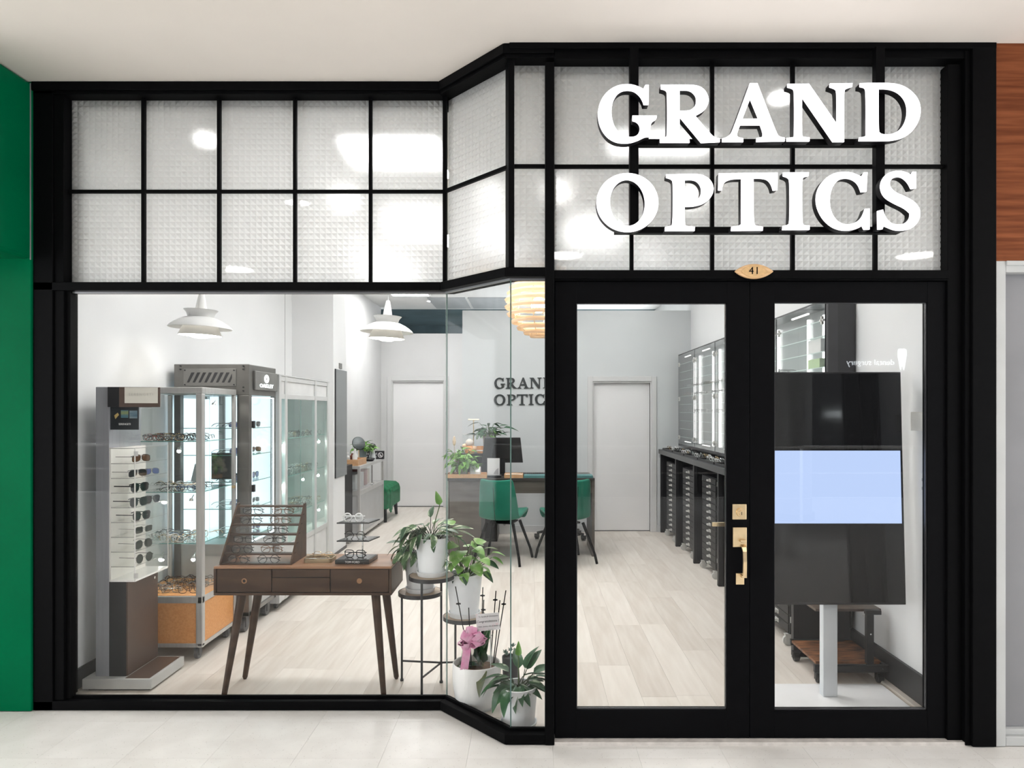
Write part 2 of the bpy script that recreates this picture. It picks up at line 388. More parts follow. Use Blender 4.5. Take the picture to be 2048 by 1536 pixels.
# pyramid-embossed acrylic panes
def prism_pane(A, B, z0, z1, parent, pitch=.0295, dep=.0075):
    dx, dy = B[0]-A[0], B[1]-A[1]; L = math.hypot(dx, dy)
    n = max(1, round(L/pitch)); k = max(1, round((z1-z0)/pitch))
    v = []; f = []
    g = lambda i, j: (L*i/n, 0, (z1-z0)*j/k)
    for j in range(k+1):
        for i in range(n+1): v.append(g(i, j))
    for j in range(k):
        for i in range(n):
            p = g(i+.5, j+.5); c = len(v); v.append((p[0], -dep, p[2]))
            a = j*(n+1)+i; b = a+1; d = a+n+1; e = d+1
            f += [(a, b, c), (b, e, c), (e, d, c), (d, a, c)]
    return link('frosted_pane', mesh_of('frosted_pane', MB().add(v, f), PRISM), parent, (A[0], A[1], z0), (0, 0, math.atan2(dy, dx)))
BARW = .0088
hdr = band(MB(), PATH, 0, .13, ZB1, H); band(hdr, PATH, -.016, .0, 3.205, H)
w2 = struct('window_2', hdr, BLACK, 'gridded transom of frosted prismatic panes over the bay window', bev=.003)
BP = offset(PATH, .045); FP = offset(PATH, .078); BK = offset(PATH, .086)
XS = [-2.425, -2.031, -1.635, -1.237, -.841, -.4545]
ZM = 2.70
def vbar(x, y, z0, z1, parent, wd=BARW): struct('glazing_bar', box(x-wd, x+wd, y-.010, y+.012, z0, z1), BLACK, None, parent, bev=.0012)
for xb in XS[1:5]: vbar(xb, YL+.05, ZT1, ZB1, w2)
def hbar(A, B, z, parent, wd=.0088):
    dx, dy = B[0]-A[0], B[1]-A[1]; L = math.hypot(dx, dy); n = (-dy/L*.009, dx/L*.009)
    mb = MB().prism([(A[0]-n[0], A[1]-n[1]), (B[0]-n[0], B[1]-n[1]), (B[0]+n[0], B[1]+n[1]), (A[0]+n[0], A[1]+n[1])], z-wd, z+wd)
    struct('glazing_bar', mb, BLACK, None, parent, bev=.0015)
hbar((-2.425, YL+.05), (-.455, YL+.05), ZM, w2); hbar(BP[1], BP[2], ZM, w2); hbar(BP[2], (.066, BP[2][1]), ZM, w2)
struct('glazing_bar', MB().prism([(BP[1][0]-.011, BP[1][1]-.016), (BP[1][0]+.011, BP[1][1]-.016), (BP[1][0]+.011, BP[1][1]+.02), (BP[1][0]-.011, BP[1][1]+.02)], ZT1, ZB1), BLACK, None, w2)
struct('corner_post', MB().prism([(BP[2][0]-.020, BP[2][1]+.02), (BP[2][0]-.004, BP[2][1]-.028), (BP[2][0]+.022, BP[2][1]-.028), (BP[2][0]+.022, BP[2][1]+.02)], ZT1, ZB1), BLACK, None, w2)
for i in range(5):
    for z0, z1 in ((ZT1, ZM), (ZM, ZB1)): prism_pane((XS[i], FP[0][1]), (XS[i+1], FP[0][1]), z0, z1, w2)
for z0, z1 in ((ZT1, ZM), (ZM, ZB1)):
    prism_pane(FP[1], FP[2], z0, z1, w2); prism_pane(FP[2], (.068, FP[2][1]), z0, z1, w2)
struct('inner_frame', band(band(MB().box(-2.425, -2.37, YL+.09, YL+.13, ZT1, ZB1), PATH, .088, .128, ZB1-.042, ZB1), PATH, .10, .13, ZT0, ZT1+.006), BLACK, None, w2)
# over the doors
XD = [.1085, .474, .854, 1.2335, 1.623, 2.005]
YB = YR+.055
w3 = struct('window_3', MB().box(.1085, 2.037, YR, YR+.13, 3.187, H).box(-.10, 2.147, YR-.024, YR, 3.222, H), BLACK, 'gridded transom of frosted prismatic panes above the entrance doors', bev=.003)
for xb in XD[1:5]: vbar(xb, YB, 2.205, 3.187, w3)
hbar((.1085, YB), (1.995, YB), 2.702, w3)
for i in range(5):
    x1_ = XD[i+1] if i < 4 else 1.995
    for z0, z1 in ((2.205, 2.702), (2.702, 3.187)): prism_pane((XD[i], YR+.082), (x1_, YR+.082), z0, z1, w3)
struct('inner_frame', MB().box(.1085, .12, YR+.09, YR+.13, 2.2, 3.187).box(1.935, 1.995, YR+.095, YR+.13, 2.2, 3.187).box(.12, 1.935, YR+.09, YR+.13, 3.145, 3.187), BLACK, None, w3)
struct('trim_5', MB().box(.1085, 1.945, YR+.012, YR+.13, 2.158, 2.207).box(.1085, 1.945, YR+.004, YR+.012, 2.165, 2.203), BLACK, 'black door head rail carrying the number plate', bev=.002)
STONE = mat('threshold_stone', (.60,.57,.545), .55, vary=.1, scale=25, bump=.05)
struct('trim_6', MB().box(.107, 2.02, YR-.002, YR+.13, -.01, .013), STONE, 'worn pale threshold strip under the doors', bev=.003)

# ---- glazed double doors
YD = 3.40
BEAD = mat('satin_bead', (.05,.05,.055), .25, .3)
def leaf(name, x0, x1, gx0, gx1, gz0, gz1, lab):
    z0, z1 = .0165, 2.157
    mb = MB().box(x0, gx0, YD, YD+.045, z0, z1).box(gx1, x1, YD, YD+.045, z0, z1).box(gx0, gx1, YD, YD+.045, z0, gz0).box(gx0, gx1, YD, YD+.045, gz1, z1)
    d = struct(name, mb, BLACK_DOOR, lab, bev=.0015)
    b = .010
    struct('glazing_bead', MB().box(gx0, gx0+b*.4, YD+.008, YD+.02, gz0, gz1).box(gx1-b*.5, gx1, YD+.008, YD+.02, gz0, gz1).box(gx0, gx1, YD+.008, YD+.02, gz0, gz0+b*.6).box(gx0, gx1, YD+.008, YD+.02, gz1-b*.4, gz1), BEAD, None, d)
    glass_sheet('glass_pane', (gx0+.001, YD+.02), (gx1-.001, YD+.02), gz0+.001, gz1-.001, d, .006)
    return d
D1 = leaf('door_1', .1126, 1.0243, .2134, .9185, .1478, 2.0565, 'black glazed door leaf with brass lock and pull handle')
struct('astragal', box(1.008, 1.0435, 3.4455, 3.460, .0165, 2.157), BLACK_DOOR, None, D1)
D2 = leaf('door_2', 1.0268, 1.945, 1.142, 1.8595, .145, 2.0595, 'plain black glazed door leaf before the digital display')
# lock, pull handle and lever belong to the leaf
def dpart(name, mb, m, bev=.0015, label=None, parent=None, smooth=False):
    return struct(name, mb, m, label, parent or D1, bev=bev, smooth=smooth)
bx = lambda u: (u-1062)*YD/F
bz = lambda v: EYE-(v-822)*YD/F
db = dpart('deadbolt', box(bx(1464), bx(1492), YD-.009, YD, bz(1038.5), bz(1008)), BRASS, label='square brass deadbolt plate')
dpart('lock_rose', MB().cyl((bx(1479.5), YD-.009, bz(1024)), (bx(1479.5), YD-.018, bz(1024)), .0205, .018, 24).cyl((bx(1480.5), YD-.018, bz(1025)), (bx(1480.5), YD-.024, bz(1025)), .0135, .012, 20), BRASS, 0, parent=db, smooth=True)
dpart('keyhole', box(bx(1480.5)-.0012, bx(1480.5)+.0012, YD-.0247, YD-.0235, bz(1028.5), bz(1022.5)), BLACK, 0, parent=db)
hs = dpart('handle_plate', box(bx(1465), bx(1492.5), YD-.009, YD, bz(1093.5), bz(1054.5)), BRASS, label='square brass handle plate')
dpart('thumb_latch', MB().box(bx(1477), bx(1489), YD-.032, YD-.009, bz(1082), bz(1078)).box(bx(1480), bx(1485), YD-.03, YD-.012, bz(1084), bz(1081)), BRASS, .001, parent=hs)
gx = bx(1484.7)
gp = MB()
pr = [(YD-.009, 1088, .012), (YD-.030, 1092, .011), (YD-.042, 1100, .0085), (YD-.046, 1120, .008), (YD-.044, 1135, .0085), (YD-.040, 1151, .009)]
for (ya, va, wa), (yb, vb, wb) in zip(pr, pr[1:]):
    gp.add([(gx-wa, ya, bz(va)), (gx+wa, ya, bz(va)), (gx+wa, ya+.012, bz(va)), (gx-wa, ya+.012, bz(va)), (gx-wb, yb, bz(vb)), (gx+wb, yb, bz(vb)), (gx+wb, yb+.012, bz(vb)), (gx-wb, yb+.012, bz(vb))],
           [(0,1,5,4), (1,2,6,5), (2,3,7,6), (3,0,4,7), (0,3,2,1), (4,5,6,7)])
gp.box(gx-.013, gx+.009, YD-.041, YD-.006, bz(1152), bz(1148))
dpart('pull_grip', gp, BRASS, 0, label='long brass pull grip', parent=hs)
dpart('handle_foot', box(bx(1471), bx(1487.5), YD-.008, YD, bz(1168.5), bz(1146)), BRASS, parent=hs)
dpart('lever_handle', MB().cyl((.966, YD+.045, 1.005), (.966, YD+.09, 1.005), .010, n=14).box(.872, .974, YD+.082, YD+.098, .995, 1.014), BRASS, .002, label='brass inside lever handle')
# number plate over the doors
np_ = thing('number_plaque', 'small eye-shaped wooden plaque with the number 41', 'plaque', px(1507, 543.5, 3.36))
WOODP = mat('plaque_wood', (.62,.37,.17), .45, col2=(.78,.52,.29), scale=14, stretch=(1,6,6), bump=.02)
def vesica(w_, h_, n=14):
    R = (w_*w_+h_*h_)/(2*h_); a = math.asin(w_/R)
    up = [(R*math.sin(-a+2*a*i/n), R*math.cos(-a+2*a*i/n)-(R-h_)) for i in range(n+1)]
    return up+[(x_, -z_) for x_, z_ in up[::-1][1:-1]]
part(np_, 'plate', MB().prismy(vesica(.0905, .0345), -.012, .002), WOODP, bev=.004)
part(np_, 'inlay', MB().prismy(vesica(.062, .0285), -.0145, -.011), mat('plaque_inlay', (.66,.42,.20), .5, vary=.1, scale=60), bev=.001)
text(np_, 'number', '41', .048, BLACK, (-.001, -.0152, .001), depth=.0006, spacing=1.1)

# ---- neighbours
GPNL = mat('grey_panel_paint', (.24,.24,.255), .6, vary=.06, scale=3)
GREEN = mat('green_gloss_panel', (.0, .118, .046), .25, vary=.08, scale=2, spec=.04)
gy = YL-.012
wl = struct('wall_neighbour', MB().box(-4.6, -2.579, gy, gy+.15, 0, H), GREEN, 'glossy green neighbouring shopfront wall', bev=.004)
prof = [(gy+.02, 2.335), (gy-.45, 2.335), (gy-.52, 2.37), (gy-.54, 2.44), (gy-.54, H-.001), (gy+.02, H-.001)]
struct('fascia', MB().prismx(prof, -4.6, -2.583), GREEN, None, wl, bev=.02)
struct('edge_strip', box(-2.583, -2.5785, gy-.004, gy+.0, 2.33, H-.01), GPNL, None, wl)
TIMBER = mat('reddish_timber', (.095,.025,.010), .42, col2=(.27,.088,.036), scale=3.0, stretch=(.8, 1, 16), lo=.25, hi=.75, detail=9, bump=.02, spec=.08)
yn = 3.352
struct('wall_timber', MB().box(2.147, 4.2, yn, yn+.15, 2.243, H), TIMBER, 'reddish brown timber fascia of the neighbouring unit')
GPNL = mat('grey_panel_paint', (.24,.24,.255), .6, vary=.06, scale=3)
LGREY = mat('light_grey_frame', (.50,.51,.51), .5, vary=.03)
d5 = struct('door_5', box(2.195, 4.2, yn+.045, yn+.07, .075, 2.19), GPNL, 'grey panel door in a pale frame beside the shop')
struct('door_frame', MB().box(2.147, 2.193, yn-.004, yn+.15, 0, 2.243).box(2.193, 4.2, yn-.004, yn+.15, 2.19, 2.243).box(2.193, 4.2, yn-.012, yn, 2.222, 2.243), LGREY, None, d5, bev=.003)
struct('kick_rail', MB().box(2.195, 4.2, yn, yn+.15, 0, .042).box(2.195, 4.2, yn+.02, yn+.15, .042, .07), LGREY, None, d5, bev=.003)
# ---- the far side of the walkway (it shows in the glass)
OPP = mat('opposite_front', (.045,.045,.048), .5, vary=.2, scale=1.5)
struct('wall_opposite', MB().box(-9, 9, -6.4, -6.2, 0, 5.2), OPP)
hr = thing('handrail', 'stainless steel handrail across the walkway opposite the shop', 'handrail', (0, -3.1, 0))
part(hr, 'top_rail', MB().cyl((-8.5, 0, 1.05), (8.5, 0, 1.05), .025, n=10), CHROME, smooth=True)
for z_ in (.35, .7): part(hr, 'mid_rail', MB().cyl((-8.5, 0, z_), (8.5, 0, z_), .012, n=8), CHROME, smooth=True)
for i_ in range(12): part(hr, 'post', MB().box(-.02, .02, -.02, .02, -.003, 1.04).xf(Matrix.Translation((-8.3+i_*1.5, 0, 0))), CHROME)
cl0 = thing('mall_column', 'round grey column standing across the walkway', 'column', (3.75, -3.6, 0))
part(cl0, 'shaft', MB().cyl((0, 0, .1), (0, 0, 5.2), .28, n=28), mat('column_grey', (.30,.30,.30), .6), smooth=True)
part(cl0, 'plinth', MB().cyl((0, 0, -.003), (0, 0, .1), .32, n=28), CHAR)
# ================================================================== lamps
LMALL = emit_mat('mall_lamp', (1, .97, .93), MALL_E); LDOWN = emit_mat('downlight_lamp', (1, .99, .975), DOWN_E)
LDIM = emit_mat('dimmed_downlight_lamp', (1, .99, .975), DOWN_E*.5)
WPLAST = mat('white_plastic', (.78,.78,.77), .4, vary=.02)
for X, Y, r, lab in [(-3.53, -1.0, .21, 'large round ceiling light, the one towards the green shopfront'), (4.2, -1.0, .21, 'large round ceiling light, the one towards the timber fascia'),
                     (.35, -1.0, .21, 'added large round ceiling light, the middle one of its row'),  # middle lamp is added for more light on the walkway
                     (-1.9, 1.77, .10, 'small round ceiling light in front of the bay window'), (1.49, 1.87, .10, 'small round ceiling light in front of the doors')]:
    t = thing('soffit_light', lab, 'light', (X, Y, H), 0, 'round lights in the soffit')
    part(t, 'rim', MB().lathe([(r, 0), (r+.02, 0), (r+.02, -.012), (r, -.012), (r, 0)], n=32), WPLAST, smooth=True)
    part(t, 'lamp', MB().cyl((0,0,-.002), (0,0,-.010), r-.002, n=32), LMALL)
for X, Y, a, b, lab in [(-.87, 4.85, .30, .30, 'square ceiling light panel inside, over the display table'), (.80, 4.75, .30, .16, 'oblong ceiling light panel inside, over the entrance'),
    (-.98, 7.05, .26, .26, 'square ceiling light panel inside, before the desk'), (.58, 7.5, .26, .26, 'square ceiling light panel inside, above the velvet chairs'), (-1.72, 10.0, .26, .42, 'added oblong ceiling light panel brightening the passage inside')]:  # the passage panel is an added lamp to brighten that end
    t = thing('ceiling_panel_light', lab, 'light', (X, Y, HC), 0, 'light panels in the shop ceiling')
    part(t, 'frame', MB().box(-a-.02, a+.02, -b-.02, -b, -.02, 0).box(-a-.02, a+.02, b, b+.02, -.02, 0).box(-a-.02, -a, -b, b, -.02, 0).box(a, a+.02, -b, b, -.02, 0), WPLAST)
    part(t, 'diffuser', box(-a, a, -b, b, -.014, -.004), LED)
dl = [(-1.99, 4.64), (-1.46, 6.18), (-.50, 7.6), (1.33, 3.98), (1.25, 6.2), (-1.52, 11.0), (1.2, 8.6), (-.2, 8.5), (.2, 6.0), (-1.7, 8.4)]
dlab = ['by the bay window corner', 'over the metal trade cabinet', 'near the slatted pendant', 'over the digital display', 'over the black drawer counter', 'in the passage by the end door', 'before the flush door by the counter', 'above the desk', 'in the middle of the shop', 'beside the mirror pillar']
for i, (X, Y) in enumerate(dl):
    t = thing('downlight', 'small recessed round downlight '+dlab[i], 'light', (X, Y, HC), 0, 'downlights in the shop ceiling')
    part(t, 'rim', MB().lathe([(.055, 0), (.072, 0), (.070, -.008), (.055, -.006), (.055, 0)], n=20), WPLAST)
    part(t, 'lamp', MB().cyl((0,0,0), (0,0,-.004), .054, n=20), LDOWN if i not in (0, 3) else LDIM)
VENT = mat('grey_vent', (.40,.42,.43), .5)
t = thing('ceiling_vent', 'grey twin grille in the ceiling beyond the partition', 'vent', (-.95, 11.2, HC))
for s_ in (-1, 1): part(t, 'grille', box(.30*s_-.28, .30*s_+.28, -.55, .55, -.01, 0), VENT)

# pendant lamps with stacked shades
SHADE = mat('white_enamel', (.70,.70,.69), .35, vary=.02)
def dbl(prof, t=.0025): return prof+[(max(r-t*.3, 0), z-t) for r, z in prof[::-1]]
def pendant(X, Y, zb, D, lab):
    k = D/.40
    t = thing('pendant_lamp', lab, 'lamp', (X, Y, zb), math.radians(0), 'stacked white pendants behind the bay window', rot=(0, math.radians(2.2), 0))
    sc = lambda pr: [(r*k, z*k) for r, z in pr]
    part(t, 'cap', MB().lathe(sc([(0, .31), (.014, .31), (.016, .305), (.030, .235), (.036, .19), (.038, .17)]), n=28), SHADE, smooth=True)
    part(t, 'collar', MB().lathe(sc(dbl([(.108, .190), (.095, .178), (.088, .165), (.082, .146), (.080, .14)])), n=32), SHADE, smooth=True)
    part(t, 'shade', MB().lathe(sc(dbl([(.070, .145), (.100, .138), (.135, .122), (.168, .102), (.192, .082), (.200, .070)])), n=40), SHADE, smooth=True)
    part(t, 'lower_shade', MB().lathe(sc(dbl([(.100, .095), (.112, .075), (.122, .052), (.130, .034), (.136, .022)])), n=36), mat('warm_lit_enamel', (.72,.70,.66), .4), smooth=True)
    part(t, 'lamp_disc', MB().lathe(sc([(.1345, .024), (.120, .018), (.06, .012), (.045, .004), (0, .0)]), n=32), emit_mat('pendant_glow', (1, .96, .88), 6), smooth=True)
    part(t, 'cord', MB().cyl((0, 0, .325*k), (0, 0, HC-zb-.0), .0028, n=6).cyl((0,0,.31*k), (0,0,.335*k), .007*k, n=10), mat('grey_cord', (.35,.35,.35), .6))
    part(t, 'ceiling_cup', MB().lathe([(0, HC-zb-.03), (.03, HC-zb-.03), (.045, HC-zb-.002), (0, HC-zb-.002)], n=20), SHADE)
pendant(-2.146, 4.70, 2.02, .388, 'stacked white pendant lamp above the glass cabinets')
pendant(-1.068, 5.36, 2.065, .388, 'stacked white pendant lamp in front of the passage')
# slatted veneer pendant
VENEER = mat('pale_veneer', (.92,.82,.70), .5, vary=.05, scale=20)
_t = VENEER.node_tree; _tl = nd(_t, 'ShaderNodeBsdfTranslucent'); _tl.inputs[0].default_value = (.98, .86, .70, 1); _mx = nd(_t, 'ShaderNodeMixShader'); _mx.inputs[0].default_value = .55
_o = _t.nodes['Material Output']; _t.links.new(_t.nodes['Principled BSDF'].outputs[0], _mx.inputs[1]); _t.links.new(_tl.outputs[0], _mx.inputs[2]); _t.links.new(_mx.outputs[0], _o.inputs[0])
VIN = mat('veneer_inside', (.92,.80,.64), .6, vary=.03)
t = thing('slatted_pendant', 'large pendant of stacked pale veneer rings beside the black post', 'lamp', (.060, 5.5, 2.112), 0)
rings = [(.070, .0), (.118, .022), (.170, .058), (.215, .105), (.245, .160), (.262, .215), (.262, .268), (.245, .318), (.225, .362), (.185, .40), (.13, .43)]
for r, z in rings:
    pr = [(r*.72, z+.012), (r*.9, z+.030), (r, z+.014), (r*.96, z-.004), (r*.90, z+.020), (r*.72, z+.004)]
    part(t, 'ring', MB().lathe(pr, n=48), VENEER, smooth=True)
part(t, 'bulb', MB().sphere((0,0,.24), .06, 16, 10), emit_mat('warm_bulb', (1, .90, .76), 16), smooth=True)
rb = MB()
for a in range(6):
    ca, sa = math.cos(a*PI/3+.3), math.sin(a*PI/3+.3)
    rb.tube([(r*.82*ca, r*.82*sa, z+.012) for r, z in rings], .004, 5)
part(t, 'rib_frame', rb, VIN)
part(t, 'cord', MB().cyl((0,0,.43), (0,0,HC-2.112), .004, n=6).lathe([(0, HC-2.15), (.05, HC-2.15), (.05, HC-2.114), (0, HC-2.114)], n=20), WPLAST)

# ================================================================== lettering (serif capitals)
def U(dx, pts): return [(x_+dx, y_) for x_, y_ in pts]
def ell(cx, cy, rx, ry, n=40, tilt=0):
    return [(cx+rx*math.cos(2*PI*i/n)*math.cos(tilt)-ry*math.sin(2*PI*i/n)*math.sin(tilt), cy+rx*math.cos(2*PI*i/n)*math.sin(tilt)+ry*math.sin(2*PI*i/n)*math.cos(tilt)) for i in range(n)]
GLY = [
 ('G', [[(548,92),(515,92),(497,128),(430,95),(350,80),(250,95),(160,150),(95,240),(68,360),(90,480),(150,575),(230,625),(310,637),(380,632),(450,608),(490,587),(520,575),(552,577),(562,565),(560,500),(568,455),(582,432),(610,418),(622,400),(622,377),(395,377),(395,425),(430,435),(455,458),(465,490),(462,525),(440,562),(400,577),(340,573),(280,545),(225,480),(197,370),(205,270),(240,190),(290,150),(350,140),(410,150),(460,190),(490,240),(500,275),(545,275)]]),
 ('R', [[(660,90),(940,88),(1020,100),(1075,140),(1108,210),(1100,280),(1060,335),(1000,368),(980,378),(1130,555),(1165,580),(1210,590),(1210,622),(1035,630),(835,390),(835,560),(850,580),(925,592),(928,628),(652,628),(652,592),(705,580),(720,560),(720,170),(710,145),(690,135),(660,128)],
        [(835,140),(910,140),(950,155),(985,195),(992,240),(980,290),(940,325),(900,332),(835,332)]]),
 ('A', [[(1490,75),(1560,75),(1740,545),(1765,575),(1815,582),(1815,615),(1550,620),(1552,585),(1600,578),(1612,560),(1605,520),(1585,465),(1400,465),(1370,540),(1372,570),(1385,580),(1428,588),(1428,622),(1232,622),(1232,590),(1270,580),(1305,555),(1330,510)],
        [(1492,222),(1568,405),(1420,408)]]),
 ('N', [U(1490, [(350,82),(550,80),(810,455),(810,150),(795,128),(742,110),(745,78),(955,75),(952,108),(895,125),(875,150),(877,622),(772,622),(485,205),(483,555),(495,575),(555,580),(555,615),(342,615),(342,585),(405,578),(415,560),(415,150),(400,125),(350,112)])]),
 ('D', [U(1490, [(1025,75),(1270,70),(1400,85),(1500,140),(1570,220),(1595,320),(1575,430),(1510,530),(1420,590),(1320,610),(1250,613),(1015,613),(1018,580),(1065,575),(1082,560),(1083,140),(1065,115),(1025,108)]),
        U(1490, [(1198,128),(1290,128),(1380,160),(1445,230),(1468,320),(1455,420),(1410,500),(1340,545),(1270,555),(1215,545),(1198,520)])]),
 ('O', [ell(349,1187,289,275), ell(349,1190,163,215,40,-.06)]),
 ('P', [[(710,925),(980,918),(1060,930),(1130,980),(1158,1060),(1130,1140),(1060,1200),(960,1225),(882,1225),(882,1390),(900,1408),(978,1412),(975,1450),(698,1452),(700,1415),(755,1405),(772,1385),(775,1000),(760,970),(710,955)],
        [(882,978),(960,975),(1010,1000),(1040,1060),(1030,1130),(990,1165),(940,1173),(882,1173)]]),
 ('T', [[(1200,915),(1748,908),(1745,1070),(1705,1075),(1690,1020),(1655,975),(1600,962),(1523,962),(1525,1380),(1545,1405),(1612,1412),(1610,1448),(1315,1450),(1318,1412),(1385,1405),(1410,1385),(1410,965),(1320,968),(1260,990),(1235,1030),(1230,1072),(1195,1072)]]),
 ('I', [U(1490, [(308,908),(550,905),(545,940),(500,950),(485,975),(487,1370),(500,1395),(558,1402),(555,1440),(302,1442),(305,1405),(355,1395),(372,1370),(372,985),(355,955),(308,940)])]),
 ('C', [U(1490, [(1095,905),(1085,1085),(1035,1090),(1010,1020),(960,975),(890,958),(820,975),(760,1050),(740,1170),(755,1270),(800,1350),(870,1390),(940,1390),(1010,1360),(1050,1310),(1072,1245),(1115,1243),(1115,1437),(1062,1440),(1045,1405),(1000,1430),(920,1450),(830,1445),(740,1405),(660,1320),(612,1200),(620,1080),(680,980),(770,915),(870,898),(950,905),(1040,945),(1060,907)])]),
 ('S', [U(1490, [(1548,900),(1548,1055),(1500,1060),(1470,1000),(1420,955),(1370,945),(1320,965),(1298,1005),(1310,1050),(1360,1095),(1460,1135),(1550,1190),(1592,1270),(1575,1360),(1510,1430),(1420,1450),(1340,1445),(1270,1415),(1245,1405),(1235,1435),(1190,1438),(1188,1265),(1240,1252),(1260,1320),(1310,1380),(1380,1395),(1450,1380),(1490,1330),(1490,1285),(1440,1240),(1340,1195),(1250,1140),(1212,1060),(1222,980),(1280,910),(1370,888),(1450,900),(1500,928),(1515,900)])]),
]
def smooth_poly(pts, it=2, ang=48):
    """corner-keeping corner cutting: gentle turns are rounded, sharp ones stay"""
    sharp = []
    n = len(pts)
    for i in range(n):
        a, b, c = Vector(pts[i-1]), Vector(pts[i]), Vector(pts[(i+1) % n])
        d1, d2 = (b-a), (c-b)
        sharp.append(d1.length < 1e-6 or d2.length < 1e-6 or math.degrees(d1.angle(d2)) > ang)
    for _ in range(it):
        np2, ns = [], []
        n = len(pts)
        for i in range(n):
            p, q, r = pts[i-1], pts[i], pts[(i+1) % n]
            if sharp[i]: np2.append(q); ns.append(True)
            else:
                np2 += [(q[0]*.75+p[0]*.25, q[1]*.75+p[1]*.25), (q[0]*.75+r[0]*.25, q[1]*.75+r[1]*.25)]; ns += [False, False]
        pts, sharp = np2, ns
    return pts
def glyph_mesh(loops, fn, depth, m, bevel_=0):
    """filled outline in the xz plane, extruded along y from 0 back to depth"""
    cu = bpy.data.curves.new('glyph', 'CURVE'); cu.dimensions = '2D'; cu.fill_mode = 'BOTH'; cu.extrude = depth/2
    for L in loops:
        sp = cu.splines.new('POLY'); L = smooth_poly(L); sp.points.add(len(L)-1)
        for p, (a, b) in zip(sp.points, L):
            x_, z_ = fn(a, b); p.co = (x_, z_, 0, 1)
        sp.use_cyclic_u = True
    ob = bpy.data.objects.new('glyph', cu); COL.objects.link(ob)
    dg = bpy.context.evaluated_depsgraph_get(); dg.update()
    me = bpy.data.meshes.new_from_object(ob.evaluated_get(dg)); bpy.data.objects.remove(ob)
    for v in me.vertices: x_, z_, y_ = v.co; v.co = (x_, -y_+depth/2, z_)
    me.materials.clear(); me.materials.append(m); me.update()
    return me
YS = 3.225
sc_ = YS/F
gfn = lambda a, b: ((1180+a/4.656-1062)*sc_, EYE-(150+b/4.656-822)*sc_)
sign = thing('shop_sign', 'large illuminated white serif letters reading GRAND OPTICS above the doors', 'sign', ((1517-1062)*sc_, YS, EYE+(822-315)*sc_))
so = sign.location
FACE = emit_mat('lit_letter_face', (.99, .97, 1.0), 1.5)
SIDE = mat('letter_return_black', (.005,.0045,.006), .4, vary=.1, spec=.12)
for ch, loops in GLY:
    cx = sum(p[0] for p in loops[0])/len(loops[0]); cy = sum(p[1] for p in loops[0])/len(loops[0])
    ox, oz = gfn(cx, cy)
    loc = (lambda a, b: (gfn(a, b)[0]-ox, gfn(a, b)[1]-oz))
    L = link('letter', glyph_mesh(loops, loc, .040, SIDE), sign, (ox-so.x, .008, oz-so.z))
    link('letter_face', glyph_mesh(loops, loc, .007, FACE), L, (0, -.008, 0))
sp = MB
for u in (1267, 1756):
    x_ = (u-1062)*3.31/F
    part(sign, 'hanging_post', box(x_-.020, x_+.020, 3.285, 3.325, 2.37, 3.204), BLACK, world=True, bev=.002)
for u0, u1, v in ((1262, 1762, 286), (1229, 1798, 461)):
    Yb = 3.297
    part(sign, 'mounting_rail', box((u0-1062)*Yb/F, (u1-1062)*Yb/F, 3.283, 3.325, EYE+(822-v)*Yb/F-.014, EYE+(822-v)*Yb/F+.014), BLACK, world=True, bev=.002)
# the same words on the partition wall
DARKL = mat('dark_letter_paint', (.035,.04,.042), .4)
k_ = .1864; Yp = 9.285
pf = lambda a, b: ((988+(1180+a/4.656-1194)*k_-1062)*Yp/F, EYE-(755+(150+b/4.656-166)*k_-822)*Yp/F)
ws = thing('wall_lettering', 'dark serif lettering reading GRAND OPTICS on the partition wall', 'sign', (-.12, Yp, 1.8))
for ch, loops in GLY:
    link('letter', glyph_mesh(loops, lambda a, b: (pf(a, b)[0]+.12, pf(a, b)[1]-1.8), .014, DARKL), ws, (0, 0, 0))
# the dental sign across the walkway, seen mirrored in the door glass
ds = thing('opposite_sign', 'white illuminated dental surgery sign with a tooth across the walkway', 'sign', (6.2, -6.19, 2.42))
WE = emit_mat('lit_sign_white', (.9, .97, 1.0), 11)
text(ds, 'lettering', 'dental surgery', .15, WE, (-.1, .01, 0), (PI/2, 0, PI), depth=.003)
tooth = [(-.07, .19), (-.02, .205), (0, .19), (.03, .205), (.075, .18), (.082, .08), (.06, -.02), (.05, -.12), (.03, -.19), (.012, -.13), (0, -.06), (-.012, -.13), (-.03, -.19), (-.05, -.11), (-.062, 0), (-.082, .09)]
link('tooth_mark', mesh_of('tooth_mark', MB().prismy(tooth, .0, .012), WE), ds, (.47, .0, .05))
# ================================================================== spectacles
FR = {'black': mat('frame_black', (.012,.012,.013), .25, vary=.1), 'tortoise': mat('frame_tortoise', (.045,.018,.008), .25, col2=(.22,.10,.035), scale=120),
      'silver': mat('frame_silver', (.60,.60,.60), .2, .95, vary=.03), 'gold': mat('frame_gold', (.72,.52,.30), .22, .95, vary=.03),
      'clear': mat('frame_clear', (.80,.80,.80), .12, vary=.03, spec=.8), 'red': mat('frame_red', (.30,.05,.035), .25), 'blue': mat('frame_blue', (.05,.10,.20), .25), 'grey': mat('frame_grey', (.16,.165,.17), .25), 'brown': mat('frame_brown', (.10,.05,.028), .25)}
LENS = glass_mat('lens_clear', (.97,.98,.98), ior=1.5)
SUN = {'dark': mat('lens_dark', (.022,.024,.024), .08, vary=.1, spec=.6), 'brown': mat('lens_brown', (.14,.07,.035), .1, vary=.15, spec=.6), 'green': mat('lens_green', (.035,.05,.042), .08, spec=.6), 'blue': mat('lens_blue', (.10,.14,.32), .08, spec=.7)}
